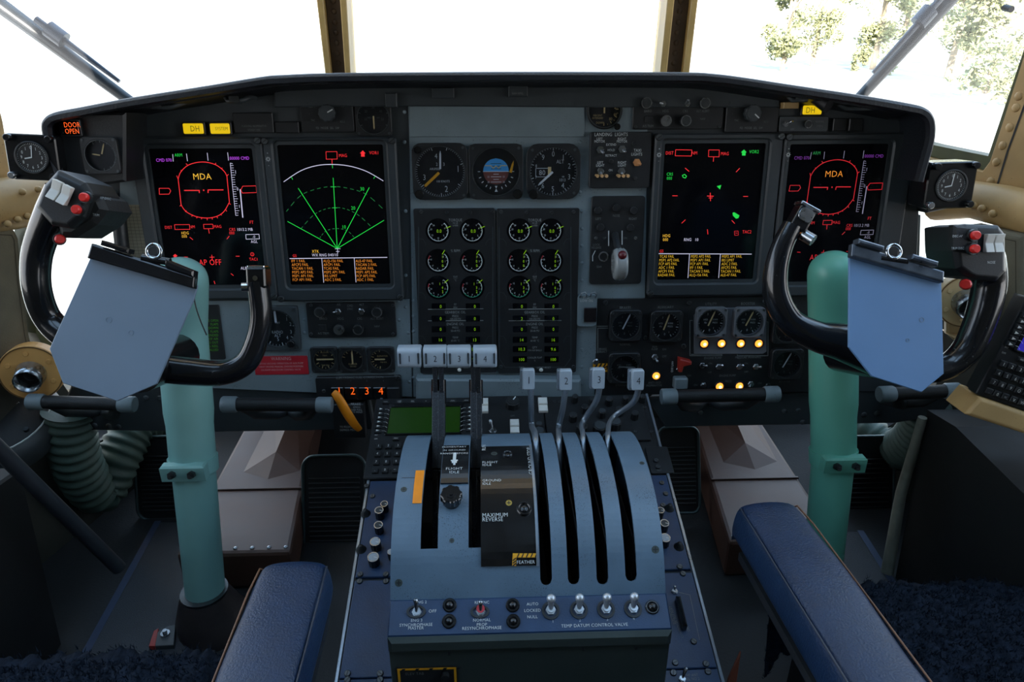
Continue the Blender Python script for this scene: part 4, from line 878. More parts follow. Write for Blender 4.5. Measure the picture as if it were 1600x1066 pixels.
for lab, px, py, r, na, nm_, tm, cs in (('BRAKES dial with white needle, top left of the hydraulic panel', 976, 507, 22, 65, ink, inkd, blk), ('AUXILIARY dial with cream needle at top of the hydraulic panel', 1039, 508, 22, 72, cream, ink, blk), ('UTILITY dial with cream needle over the first pair of amber lamps', 1109, 502, 21, 68, cream, ink, mat('light_panel_grey', (92, 94, 98))), ('BOOSTER dial with cream needle over the second pair of amber lamps', 1168, 502, 21, 66, cream, ink, mat('light_panel_grey', (92, 94, 98))),
    ('EMERGENCY dial behind the condition lever marked 4', 974, 573, 22, -3, inkd, inkd, blk), ('dark dial behind the lower bend of the right yoke', 1228, 512, 21, 50, inkd, inkd, blk), ('dark BOOSTER dial beside the right control column', 1226, 567, 22, 64, ink, inkd, blk)):
    gauge(lab, px, py, r, 'sq', r + 3, tkk, [('3', 110, .6, 3.6), ('1', -60, .6, 3.6), ('0', -90, .66, 4)], [(na, -.35, .85, 2, nm_)], hy(), 'hydraulic_gauge', G2, None, cs, 10, tm, kr=3, w=.0042 if cs is blk else .0062)
# placards
T = panel('warning_placard', 'red WARNING placard with white lettering below the radio altimeter', 398, 556, 482, 585, redp, 1, .002, 'placard', bev=.0003)
texts(T, [('WARNING', 439, 560.5, 5.6), ('BEFORE GROUND OPERATION OF AUX PUMP', 439, 568, 2.9), ('VERIFY PROPER MANUAL CHOCKS POSITION', 439, 573, 2.9), ('ON RAMP AND DOOR CONTROL VALVE', 439, 578, 2.9)], mat('placard_ink', (205, 160, 160), .6, 0, 0))
T = panel('checklist_placard', 'black placard with green lettering behind the left control column', 312, 476, 348, 561, blk, 2, .004, 'placard')
texts(T, [(t, 341, 501 + i * 5.7, 3.9, 'R') for i, t in enumerate(('DOORS OPEN', 'FLAPS', 'DOWN', 'FLAPS', 'EXTENDED', 'OF AIR', 'DOORS OUT', 'DRAG REEL', 'INSTALLED'))], mat('green_lettering', (90, 170, 40), .5, 0, 0), sx=.85)
T = Thing('chart_card', 'printed beige correction card behind the left yoke', 'card', PF, 212, 370)
b = MB(); b.prism(T.P([(188, 320), (230, 320), (246, 410), (200, 410)]), .001, .002); T.add('card', b, mat('card_beige', (150, 140, 118), .8))
b = MB()
for i in range(16): T.ln(b, [(190 + i * .9, 324 + i * 5.2), (230 + i * .95, 324 + i * 5.2)], .5, .0024)
for i in range(6): T.ln(b, [(193 + i * 6, 322), (206 + i * 6.4, 408)], .5, .0024)
T.add('ruled_lines', b, mat('card_ink', (92, 84, 70), .8, 0, 0))
T = panel('brake_placard', 'black parking brake placard with white lettering behind the orange handle', 524, 626, 572, 678, blk, 2, .004, 'placard', w_ := None) if False else panel('brake_placard', 'black parking brake placard with white lettering behind the orange handle', 524, 626, 572, 678, blk, 2, .02, 'placard')
texts(T, [('BRAKE', 556, 631.5, 4.4), ('DEPRESS', 556, 636.5, 3.2), ('AND PULL', 557, 640.5, 3.2), ('TO HOLD', 558, 644, 3.2), ('TO RELEASE', 541, 667, 3.2), ('DEPRESS PEDAL', 545, 672, 3.4)])
# electronic fuel correction
T = panel('fuel_correction_panel', 'black ELECTRONIC FUEL CORRECTION panel with four lit orange numerals', 496, 586, 628, 622, r=3, h=.012)
texts(T, [('ELECTRONIC FUEL CORRECTION', 562, 590, 4.2), ('2', 548, 595, 3), ('3', 573, 595, 3), ('4', 599, 595, 3)], inkd)
for i, (x, t) in enumerate(((530, '1'), (551, '2'), (573, '3'), (595, '4'))):
    b = MB(); b.prism(T.rr(x - 9.6, 601, x + 9.6, 620, 1), .012, .017, .001); q = T.add('lit_button', b, [blkg]); b = MB(); T.txt(b, t, x, 611, 12.5, .0175, 'C', .95); b.build('numeral', eO, q)
screw(T, 506, 611, 3, T.h); screw(T, 622, 590, 4, T.h); b = MB(); b.prism(T.rr(606, 601, 626, 620, 2), .012, .018, .002); T.add('dim_knob', b, blk)
# parking brake handle
T = Thing('parking_brake', 'orange parking brake handle hanging at an angle below the panel', 'handle', PF, 542, 640, w=.05)
P = [(*T.p(a, c), z) for a, c, z in ((521, 613, 0), (529, 620, .004), (541, 640, .006), (553, 660, .004), (562, 672, 0))]
b = MB(); b.tube(smoothpts(P, 5), [.006] + [.0062 + .0033 * math.sin(math.pi * i / 20) for i in range(1, 20)] + [.006], 14, 0, .6); T.add('grip', b, orange)
b = MB(); b.rod((*T.p(546, 648), -.05), (*T.p(541, 640), .002), .004); T.add('shaft', b, steeld)
# padded bars and their brackets
def pbar(lab, a, c, w=.07):
    T = Thing('padded_bar', lab, 'bar', PF, (a[0] + c[0]) / 2, (a[1] + c[1]) / 2, group='padded bars under the panel', w=w)
    A = Vector((*T.p(*a), 0)); C = Vector((*T.p(*c), 0)); d = (C - A).normalized(); k = T.k
    b = MB(); b.tube([A, C], 10.5 * k, 16); T.add('padding', b, blkr)
    for P_, s_ in ((A, 1), (C, -1)):
        b = MB(); b.tube([P_ - d * s_ * 11 * k, P_ - d * s_ * 9 * k, P_ + d * s_ * 10 * k, P_ + d * s_ * 13 * k], [11.5 * k, 13 * k, 13 * k, 11.5 * k], 18); T.add('collar', b, grey)
        Q = P_ + d * s_ * 16 * k; b = MB(); b.tube([Q, Q + Vector((s_ * 18 * k, -24 * k, -.02)), Q + Vector((s_ * 44 * k, -36 * k, -.05)), Q + Vector((s_ * 62 * k, -34 * k, -.07))], [9 * k, 10 * k, 10 * k, 9 * k], 8, 0, .7); T.add('bracket', b, greyd)
pbar('black padded bar at the far left below the left clipboard', (56, 628), (200, 632)); pbar('black padded bar left of the orange brake handle', (358, 632), (508, 633))
pbar('black padded bar below the hydraulic panel', (1044, 620), (1206, 616)); pbar('black padded bar at the far right below the right clipboard', (1384, 616), (1488, 611))
# outboard clocks
def outboard(lab, px, py, hx, hy_, rot, fr):
    T = Thing('clock_instrument', lab, 'gauge', fr, px, py, group='outboard instruments'); k = T.k
    b = MB(); po = rrect(-hx * k, -hy_ * k, hx * k, hy_ * k, 8 * k, 7); b.prism(po, -.05, 0, .002); b.M = None
    T.add('case', b, blkg)
    b = MB(); b.ring(circ(0, 0, 25 * k, 28), circ(0, 0, 22 * k, 28), 0, .003, 0, .0008); b.poly(circ(0, 0, 22 * k, 28), .0006, 1); T.add('dial_face', b, [blk, dialm])
    b = MB()
    for i in range(12): a = R(90 - 30 * i); b.text(str(i % 10), 15 * k * math.cos(a), 15 * k * math.sin(a), 5 * k, .001)
    for i in range(48): a = R(7.5 * i); b.stroke([(20 * k * math.cos(a), 20 * k * math.sin(a)), (21.5 * k * math.cos(a), 21.5 * k * math.sin(a))], .6 * k, .001)
    b.stroke([(0, 0), (2 * k, 18 * k)], 1.4 * k, .0015); b.stroke([(-10 * k, -2 * k), (0, 0)], 1.8 * k, .0015); T.add('dial_markings', b, ink)
    for dx, dy, m_ in ((-hx + 7, -hy_ + 7, steel), (hx - 7, hy_ - 6, blkg), (-hx + 9, hy_ - 6, blkg), (hx - 7, -hy_ + 7, blkg)): b = MB(); b.cyl((dx * k, dy * k), 5.5 * k, 0, 9 * k, 14, 0, .001); T.add('knob', b, m_)
    return T
OF = frame((0, 1.20, .8), (1, -.02, .03), (0, .1, 1)); OL = frame((0, 1.20, .8), (1, .05, -.06), (0, .1, 1))
outboard('clock instrument mounted at the far left outside the panel', 50, 246, 38, 35, 0, OL); outboard('clock instrument mounted at the far right outside the panel', 1486, 290, 38, 36, 0, OF)
b = MB(); T = Thing('instrument_bracket', 'dark metal bracket holding the right clock instrument to the panel', 'bracket', PF, 1452, 290); b.prism(T.P([(1432, 262), (1462, 258), (1462, 324), (1434, 330)]), -.01, .03, .002); T.add('bracket_body', b, blk)
# ---------------- centre pedestal ----------------
PD = frame((XC, .645, .236), (1, 0, 0), (0, .51, .136))
PB = Thing('centre_pedestal', 'black centre console with bright metal edges sloping down between the pilots', 'console', PD, 800, 850)
L0 = PB.p(601, 622)[0]; L1 = PB.p(522, 1050)[0]; R0 = PB.p(1012, 622)[0]; R1 = PB.p(1124, 1050)[0]
xl = (L0 + L1) / 2; xr = (R0 + R1) / 2; yt = PB.p(800, 620)[1]; yb = PB.p(800, 1066)[1] - .12
b = MB(); b.prism([(xl, yb), (xr, yb), (xr, yt), (xl, yt)], -.24, 0, .002); PB.add('console_body', b, blk)
for x in (xl, xr): b = MB(); b.box(x - .0022, x + .0022, yb, yt, -.02, .003, 0, .0006); PB.add('edge_strip', b, levs)
def pplate(a, c, d, e, nm='side_plate', m=None, h=.004):
    b = MB(); b.prism(PB.rr(a, c, d, e, 2), 0, h, .001); return PB.add(nm, b, m or consm)
# side strips in local coordinates
def ploc(px, py): return PB.p(px, py)
rows = [(755, 905), (910, 1062), (1064, 1180)]
for i, (r0, r1) in enumerate(rows):
    for s_ in (0, 1):
        b = MB(); y1 = ploc(570, r0)[1]; y0 = ploc(570, r1)[1]
        x0, x1 = (xl + .004, xl + .085) if s_ == 0 else (xr - .085, xr - .004)
        b.prism([(x0, y0), (x1, y0), (x1, y1), (x0, y1)], 0, .005, .001); PB.add('side_plate', b, consm)
PB.h = .005
for x, y in ((563, 898), (562, 909), (603, 898), (603, 909), (543, 1053), (543, 1063), (594, 1053), (594, 1063), (575, 745), (573, 760), (582, 776), (1062, 886), (1067, 897), (1103, 1038), (1106, 1050), (1055, 1036), (1052, 1052), (1025, 720), (1028, 730), (1034, 755), (1040, 772), (1036, 790), (1084, 1003)): screw(PB, x, y, 4.5, .005, steeld)
for x, y, r in ((594, 800, 7), (593, 823, 7), (588, 849, 8), (585, 873, 8.5), (1036, 820, 7), (1037, 843, 8), (1030, 800, 6), (602, 790, 6), (612, 865, 5)):
    knob(PB, x, y + 8, r, 17, .005, knobw if y > 840 else greyd, blk, 10, 'selector_knob', -20, True)
for x, y in ((572, 806), (565, 862), (1045, 798), (1060, 858)): b = MB(); x_, y_ = PB.p(x, y); b.lathe((x_, y_, .005), [(.008, 0), (.005, .004), (.0035, .009), (.001, .010)], 14); PB.add('indicator_cap', b, blkr)
b = MB(); x, y = PB.p(1062, 965); b.prism([(x - .003, y - .022), (x + .003, y - .022), (x + .003, y + .022), (x - .003, y + .022)], .005, .02, .003); PB.add('guarded_handle', b, blkg)
b = MB(); x, y = PB.p(1048, 965); b.text('ELECTRONIC', x, y, 4 * PB.k, .0056, rot=R(98)); x, y = PB.p(1056, 975); b.text('CONTROLLER TEST PORT', x, y, 3.6 * PB.k, .0056, rot=R(98)); PB.txt(b, 'ON', 1075, 983, 4, .0056, rot=R(95)); PB.txt(b, 'VHF ANT', 1080, 1055, 4, .0056); PB.txt(b, 'SEL NO 2', 1082, 1061, 4, .0056)
PB.ln(b, [(1058, 925), (1078, 930), (1093, 1000)], .6, .0056); PB.add('side_lettering', b, inkd)
b = MB(); x, y = PB.p(1066, 981); b.cyl((x, y), .002, .005, .007, 8); PB.add('indicator_dot', b, mat('pink_dot', (200, 80, 110), .4, 0, 0))
toggle(PB, 1066, 1062, 16, 60, .005, 1.3); toggle(PB, 1054, 925, 8, 90, .005, 1)
# control display unit on the pedestal
def cdu(lab, fr, px, py, W, Hh, k, lcd, legible, wrot=0):
    T = Thing('keypad_display_unit', lab, 'keypad display', fr, px, py, group='keypad display units')
    b = MB(); b.prism(rrect(-W / 2, -Hh / 2, W / 2, Hh / 2, .003), -.02, .008, .0015); T.add('housing', b, blk)
    sx0, sx1, sy0, sy1 = -W * .34, W * .34, Hh * .02, Hh * .36
    b = MB(); b.ring(rrect(sx0 - .005, sy0 - .004, sx1 + .005, sy1 + .012, .002), rrect(sx0, sy0, sx1, sy1, .001), .008, .011, 0, .001); T.add('screen_surround', b, blkg)
    b = MB(); b.prism(rrect(sx0, sy0, sx1, sy1, .001), .008, .0092); T.add('screen', b, lcd)
    kb = MB(); tb = MB(); z = .0125
    for i in range(6):
        y = sy1 - (sy1 - sy0) * (i + .5) / 6
        for s_ in (-1, 1):
            x = s_ * W * .43; kb.prism(rrect(x - .006, y - .004, x + .006, y + .004, .001), .008, .012, .0008); tb.poly([(x - .0028 * s_, y), (x + .0028 * s_, y - .0022), (x + .0028 * s_, y + .0022)] if s_ > 0 else [(x + .0028, y), (x - .0028, y - .0022), (x - .0028, y + .0022)], z); tb.stroke([(x - s_ * .007, y), (x - s_ * .011, y), (x - s_ * .015, y - .003)], .0005, .0113)
    for t, f in (('INDEX', -.36), ('COMM TUNE', -.24), ('NAV TUNE', -.12), ('IFF', 0), ('NAV', .12), ('MARK', .24), ('PROG', .36)):
        kb.prism(rrect(f * W * 1.1 - .006, Hh * .43 - .003, f * W * 1.1 + .006, Hh * .43 + .004, .001), .008, .012, .0008)
        q = t.split(' ')
        for j, s_ in enumerate(q): tb.text(s_, f * W * 1.1, Hh * .43 + (.0012 if len(q) > 1 else 0) - j * .0027, .0022, z)
    for t, f in (('PREV', -.25), ('NEXT', -.13), ('CLR', -.01), ('BRT', .11), ('MAN', .2), ('DIR', .31), ('EXEC', .43)): kb.prism(rrect(f * W - .006, -Hh * .055 - .003, f * W + .006, -Hh * .055 + .003, .001), .008, .012, .0008); tb.text(t, f * W, -Hh * .055, .0026, z)
    for r_, row in enumerate((('1', '2', '3', 'A', 'B', 'C', 'D', 'E', 'F', 'G'), ('4', '5', '6', 'H', 'I', 'J', 'K', 'L', 'M', 'N'), ('7', '8', '9', 'O', 'P', 'Q', 'R', 'S', 'T', 'U'), ('.', '0', '+/-', 'V', 'W', 'X', 'Y', 'Z', '/', 'SP'))):
        for c_, ch in enumerate(row):
            x = -W * .40 + c_ * W * .089; y = -Hh * (.145 + .095 * r_); kb.prism(rrect(x - .0052, y - .0048, x + .0052, y + .0048, .0012), .008, .0125, .001); tb.text(ch, x, y, .0052 if len(ch) == 1 else .0034, .0131)
    for t, y in (('BRT', sy0 - .002), ('DIM', sy0 - .011)): tb.text(t, -W * .44, y, .0028, .0085)
    T.add('keys', kb, blkr); T.add('key_legends', tb, white); return T
kp = PB.k
a = PD.hit(601, 618); c = PD.hit(745, 618); d = PD.hit(560, 745)
Wc = (PD.hit(750, 650).x - PD.hit(590, 650).x); Hc = PD.hit(650, 618).y - PD.hit(650, 750).y
cdu('black keypad display unit with green screen on the centre console', PD, 662, 685, Wc, Hc * .93, PB.k, lcdg, True)
# radio panel right of throttles
T = panel('radio_control_unit', 'black switch panel with white rocker switches behind the throttle levers', 751, 622, 850, 692, fr=PD, h=.006)
for x, y in ((756, 641), (848, 640), (804, 674)):
    q = T.rect(x - 7, y - 9, x + 7, y + 9); b = MB(); b.box(q[0], q[2], q[1], q[3], .006, .012, 0, .001); my = (q[1] + q[3]) / 2; b.box(q[0], q[2], my - .001, q[3], .012, .017, 0, .001); T.add('rocker_switch', b, white)
knob(T, 801, 635, 11, 12, T.h, blkr, blk, 8, 'rotary_knob', 60, False); toggle(T, 770, 674, 17, 110, T.h, 1.2, None, 6)
texts(T, [('SELECT', 801, 624, 3.6), ('OFF', 801, 650, 3.4), ('ON', 757, 630, 3.4), ('TEST', 770, 686, 3.6), ('ON', 804, 661, 3.4)], inkd)
T = panel('radio_control_unit', 'black radio panel full of small round knobs behind the condition levers', 852, 622, 1010, 692, fr=PD, h=.006)
for x, y, r, cp in ((898, 622, 5, steeld), (925, 626, 6, steeld), (951, 626, 6, steeld), (913, 638, 6, steeld), (976, 624, 5, steeld), (895, 651, 6.5, steeld), (967, 642, 6.5, steeld), (940, 645, 6, greyd), (991, 648, 6, steeld), (909, 668, 9, steeld), (937, 668, 11, greyd), (1003, 622, 5, steeld), (961, 662, 9, greyd), (842, 676, 9, greyd), (842, 665, 5, greyd)): knob(T, x, y + 6, r, 13, T.h, cp, blk, 8, 'radio_knob', None, False)
for x, y in ((866, 628), (875, 628), (885, 681), (876, 681), (1007, 637), (1018, 675), (993, 675)): screw(T, x, y, 3, T.h)
for lab, a, c, d, e in (('narrow black filler plate with dark knobs under the throttle quadrant front edge, right side', 1012, 700, 1046, 740), ):
    T = panel('filler_plate', 'small black plate on the right console strip beside the quadrant top', 1012, 700, 1048, 742, fr=PD, h=.004); texts(T, [('TEST', 1030, 735, 3)], inkd)
# ---------------- throttle quadrant ----------------
prof = [(.985, .30), (.972, .36), (.945, .412), (.905, .445), (.852, .4615), (.800, .4640), (.755, .4585), (.715, .4440), (.682, .418), (.662, .392), (.646, .366)]
sp = smoothpts([Vector((0, y, z)) for y, z in prof], 8); sp = [(p.y, p.z) for p in sp]
S_ = [0]
for i in range(1, len(sp)): S_.append(S_[-1] + math.hypot(sp[i][0] - sp[i - 1][0], sp[i][1] - sp[i - 1][1]))
def at_s(s):
    s = max(0, min(S_[-1] - 1e-9, s))
    for i in range(1, len(S_)):
        if S_[i] >= s: break
    f = (s - S_[i - 1]) / (S_[i] - S_[i - 1]); a, c = sp[i - 1], sp[i]
    t = Vector((c[0] - a[0], c[1] - a[1])).normalized()
    return a[0] + (c[0] - a[0]) * f, a[1] + (c[1] - a[1]) * f, t
def qhit(px, py):
    """where the line of sight meets the drum: (u across, s along)"""
    d = ray(px, py); best = None
    for i in range(len(sp) - 1):
        (y0, z0), (y1, z1) = sp[i], sp[i + 1]; ey, ez = y1 - y0, z1 - z0
        den = d.y * ez - d.z * ey
        if abs(den) < 1e-9: continue
        ry, rz = y0 - CAMLOC.y, z0 - CAMLOC.z; t = (ry * ez - rz * ey) / den; f = (ry * d.z - rz * d.y) / den
        if -1e-6 <= f <= 1 + 1e-6 and t > 0 and (best is None or t < best[0]): best = (t, d.x * t - XC, S_[i] + f * (S_[i + 1] - S_[i]))
    return (best[1], best[2]) if best else (None, None)
QT = Thing('throttle_quadrant', 'blue grey curved throttle quadrant cover with six lever slots on the centre console', 'throttle quadrant', Frame(Matrix.Translation((XC, 0, 0))))
su = lambda px, py: qhit(px, py)[0]; ss = lambda px, py: qhit(px, py)[1]
uL = su(610, 900); uR = su(1039, 900); SE = S_[-1]
def sheet(b, u0, u1, s0, s1, th=.004, lift=0, mi=0, s0b=None):
    """curved plate; s0b gives the other side's start for rounded slot ends"""
    N_ = max(2, int((s1 - s0) / .008)); vs = []
    for i in range(N_ + 1):
        row = []
        for u, st in ((u0, s0), (u1, s0 if s0b is None else s0b)):
            s = st + (s1 - st) * i / N_; y, z, t = at_s(s); nn = Vector((-t.y, t.x)) * -1
            if nn.y < 0: nn = -nn
            row += [(u, y + nn.x * (lift), z + nn.y * (lift)), (u, y + nn.x * (lift - th), z + nn.y * (lift - th))]
        vs += row
    fs = []
    for i in range(N_):
        a = i * 4; fs += [[a, a + 2, a + 6, a + 4], [a + 1, a + 5, a + 7, a + 3], [a, a + 4, a + 5, a + 1], [a + 2, a + 3, a + 7, a + 6]]
    fs += [[0, 1, 3, 2], [N_ * 4, N_ * 4 + 2, N_ * 4 + 3, N_ * 4 + 1]]
    b.add(vs, fs, mi)
slots = []   # (u0,u1,s_end,rounded)
tl = (su(657, 850), su(684, 850)); tr_ = (su(732, 850), su(752, 850)); st = ss(700, 857)
slots.append((tl[0], tl[1], st, False)); slots.append((tr_[0], tr_[1], st, False))
cl = []
for px, se in ((853, 915), (896, 914), (941, 914), (986, 909)):
    u = su(px, 890); slots.append((u - .0072, u + .0072, ss(px, se), True)); cl.append(u)
b = MB(); u = uL; sb = .0
for (a, c, se, rd) in slots:
    sheet(b, u, a, sb, SE)
    if rd:
        r = (c - a) / 2; uc = (a + c) / 2; K = 8
        for j in range(K):
            q0 = a + (c - a) * j / K; q1 = a + (c - a) * (j + 1) / K
            e0 = se - r + math.sqrt(max(0, r * r - (q0 - uc) ** 2)); e1 = se - r + math.sqrt(max(0, r * r - (q1 - uc) ** 2))
            sheet(b, q0, q1, e0, SE, s0b=e1)
    else: sheet(b, a, c, se, SE)
    u = c
sheet(b, u, uR, sb, SE)
QT.add('cover', b, quad)
# side cheeks, closing the drum
for u0, u1 in ((uL, uL + .004), (uR - .004, uR)):
    b = MB()
    P = [(y, z - .0005) for y, z in sp] + [(.63, .352), (.62, .26), (.985, .26)]
    vs = [(u0, y, z) for y, z in P] + [(u1, y, z) for y, z in P]; n = len(P)
    b.add(vs, [list(range(n)), list(range(n, 2 * n))[::-1]] + [[i, (i + 1) % n, n + (i + 1) % n, n + i] for i in range(n)]); QT.add('side_cheek', b, quad)
b = MB(); b.box(uL + .005, uR - .005, .66, .96, .255, .30); 
for a, c, se, rd in slots:
    if rd: b.box(a - .006, a - .004, .70, .95, .3, .40); b.box(c + .004, c + .006, .70, .95, .3, .40)
QT.add('inner_well', b, blk)
# things on the cover, each with a frame on the surface
def qframe(px, py, lift=0):
    u, s = qhit(px, py); y, z, t = at_s(s); return frame((XC + u, y + 0, z + 0), (1, 0, 0), (0, -t.x, -t.y))
def strip_part(name, m, a, c, pt, pb_, lift, th, label=None, bev=0):
    b = MB(); sheet(b, a, c, ss(*pt), ss(*pb_), th, lift); return QT.add(name, b, m, label=label)
sheetb = strip_part('black_placard', blkg, tr_[1] - .0005, su(838, 880), (800, 700), (800, 884), .003, .003, 'glossy black lever position placard')
strip_part('idle_placard', blkg, tl[1] + .001, tr_[0] - .001, (710, 699), (710, 757), .003, .003, 'black FLIGHT IDLE placard')
strip_part('placard_edge', levs, su(838, 880), su(838, 880) + .003, (838, 700), (838, 884), .006, .006)
strip_part('orange_tape', orange, su(645, 780), tl[0] - .0008, (650, 736), (650, 787), .0008, .0008, 'orange tape patch')
def qtext(L_, nm='lettering', m=None, lift=.0036):
    b = MB()
    for t, px, py, h, al, rot in L_:
        u, s = qhit(px, py); k = (frame_depth(px, py)) / F
        vs, fs, w = glyphs(t); kk = h * k / .8; o_ = {'C': 0, 'L': w / 2, 'R': -w / 2}[al]; o = []
        for a, c in vs:
            a = (a + o_) * kk * .95; c = c * kk
            if rot: a, c = a * math.cos(rot) - c * math.sin(rot), a * math.sin(rot) + c * math.cos(rot)
            y, z, tt = at_s(s - c); nn = Vector((-tt.y, tt.x)); nn = nn if nn.y > 0 else -nn
            o.append((u + a, y + nn.x * lift, z + nn.y * lift))
        b.add(o, fs)
    return QT.add(nm, b, m or ink)
def frame_depth(px, py):
    u, s = qhit(px, py); y, z, t = at_s(s); return -((CROT.inverted() @ (Vector((XC + u, y, z)) - CAMLOC)).z)
qtext([('MOMENTARY', 710, 702, 5, 'C', 0), ('IN GROUND', 710, 707, 5, 'C', 0), ('RANGE BEFORE', 710, 712, 5, 'C', 0), ('FLIGHT', 710, 735.5, 6.5, 'C', 0), ('IDLE', 710, 741, 6.5, 'C', 0), ('FLIGHT', 754, 726, 6, 'L', 0), ('IDLE', 754, 730, 6, 'L', 0), ('GROUND', 754, 754, 5.5, 'L', 0), ('IDLE', 754, 759, 5.5, 'L', 0), ('MAXIMUM', 754, 807, 7, 'L', 0), ('REVERSE', 754, 813.5, 7, 'L', 0), ('FEATHER', 821.5, 878, 5.6, 'C', 0), ('GROUND STOP', 828, 722, 8, 'C', R(90)), ('RUN', 756, 703, 7, 'C', R(90))])
b = MB()
def sstroke(b, pts, w, lift=.0036):
    for (a0, a1), (c0, c1) in zip(pts[:-1], pts[1:]):
        u0, s0 = qhit(a0, a1); u1, s1 = qhit(c0, c1); k = frame_depth(a0, a1) / F; hw = w * k / 2
        def P(u, s): y, z, tt = at_s(s); nn = Vector((-tt.y, tt.x)); nn = nn if nn.y > 0 else -nn; return (u, y + nn.x * lift, z + nn.y * lift)
        d = Vector((u1 - u0, s1 - s0)).normalized(); q = Vector((-d.y, d.x)) * hw
        b.add([P(u0 - q.x, s0 - q.y), P(u1 - q.x, s1 - q.y), P(u1 + q.x, s1 + q.y), P(u0 + q.x, s0 + q.y)], [[0, 1, 2, 3]])
sstroke(b, [(711, 711), (710.5, 717)], 5); sstroke(b, [(710.5, 717), (710, 722)], 5); sstroke(b, [(710, 722), (710, 724)], 11); sstroke(b, [(710, 724), (710, 727)], 8); sstroke(b, [(710, 727), (710, 730)], 3.5)
QT.add('white_arrow', b, ink)
b = MB(); sstroke(b, [(801, 868), (838, 868)], 6); sstroke(b, [(804, 865), (803, 884)], 6); QT.add('hazard_border', b, yel)
b = MB()
for i in range(5): sstroke(b, [(808 + i * 7, 871), (811 + i * 7, 865)], 1.8, .0039)
for i in range(3): sstroke(b, [(801, 876 + i * 4), (806, 872 + i * 4)], 1.8, .0039)
QT.add('hazard_stripes', b, blk)
b = MB(); sstroke(b, [(628, 747), (657, 747)], .8, .0006); QT.add('cover_seam', b, blk)
for px, py, r in ((631, 765, 5), (706, 845, 4), (1003, 724, 4), (1024, 859, 6), (623, 911, 6), (772, 712, 5), (795, 788, 5)):
    fr = qframe(px, py); b = MB(); k = frame_depth(px, py) / F; b.M = QT.f.I @ fr.M; z0 = .0034 if px in (772, 795) else .0004
    b.cyl((0, 0), r * k, -.001, z0, 14, 0); b.stroke([(-r * .6 * k, 0), (r * .6 * k, 0)], .25 * r * k, z0 + .0002, 1); b.stroke([(0, -r * .6 * k), (0, r * .6 * k)], .25 * r * k, z0 + .0002, 1)
    QT.add('screw', b, [mat('brass', (190, 160, 80), .35, .8) if px == 795 else quadf, blk])
for px, py, r in ((793, 713, 8), (819, 797, 12)):
    fr = qframe(px, py); b = MB(); k = frame_depth(px, py) / F; b.M = QT.f.I @ fr.M
    b.ring(circ(0, 0, r * k, 20), circ(0, 0, r * .65 * k, 20), .002, .0055, 0, .001); b.ball((0, 0, .002), r * .6 * k, 10, 0, .6, True); QT.add('round_light', b, blkg)
# friction knob
fr = qframe(706, 785); b = MB(); b.M = QT.f.I @ fr.M; k = frame_depth(706, 785) / F
po = [((17 if i % 6 < 3 else 15.4) * k * math.cos(i * math.pi / 24), (17 if i % 6 < 3 else 15.4) * k * math.sin(i * math.pi / 24)) for i in range(48)]
b.cyl((0, 0), 13 * k, 0, 10 * k, 24); b.prism(po, 10 * k, 24 * k, 1.5 * k); b.cyl((0, 0), 8 * k, 24 * k, 25 * k, 20); b.cyl((0, 0), 4 * k, 25 * k, 27 * k, 16)
QT.add('friction_knob', b, blkg)
# lower switch strip and front box
SF = frame((XC, .6315, .3615), (1, 0, 0), (0, .032, .0175))
T = Thing('quadrant_switch_panel', 'dark blue switch strip along the front of the throttle quadrant', 'control panel', SF, 826, 962); T.h = .004
b = MB(); w2 = (uR - uL) / 2; cxl = T.f.I @ Vector((XC + (uL + uR) / 2, .6315, .3615)); b.box(cxl.x - w2, cxl.x + w2, -.021, .021, -.008, .004, 0, .0015); T.add('face_plate', b, consm)
for px, nm in ((651, 0), (750, 1)): 
    x, y = T.p(px, 958); b = MB(); b.ring(circ(x, y, 15 * T.k, 24, 10 * T.k), circ(x, y, 11 * T.k, 24, 7 * T.k), .004, .006); T.add('switch_recess', b, blk)
toggle(T, 651, 957, 22, 92, T.h, 1.8, None, 8); toggle(T, 751, 956, 18, 88, T.h, 1.8, None, 8)
x, y = T.p(751, 954); b = MB(); b.cyl((x, y), 6.5 * T.k, .005, .0075, 14); T.add('red_collar', b, mat('red_collar_m', (190, 50, 60), .4, 0, 0))
for i, px in enumerate((860, 904, 946, 988)):
    x, y = T.p(px, 956 - i * .9); k = T.k; b = MB(); b.ring(circ(x, y, 14 * k, 24), circ(x, y, 10 * k, 24), .004, .006, 1); b.cyl((x, y), 8 * k, .004, .008, 6); b.cyl((x, y), 5.5 * k, .008, .011, 14)
    d = Vector((0, .45, .9)).normalized(); a = Vector((x, y, .008)); b.tube([a, a + d * 8 * k, a + d * 17 * k, a + d * 21 * k], [3 * k, 4.5 * k, 5 * k, 6 * k], 14); b.ball(a + d * 23 * k, 7.2 * k, 16); T.add('ball_toggle', b, [satin, blk])
for px, py, q in ((703, 948, 6), (702, 973, 5.5), (801, 948, 6), (802, 973, 5.5), (1018, 951, 7)):
    x, y = T.p(px, py); b = MB(); b.ring(circ(x, y, 11 * T.k, 20), circ(x, y, q * T.k, 20), .004, .0065, 0, .001); b.ball((x, y, .005), q * T.k, 12, 0, .9, True); T.add('panel_light', b, blkg)
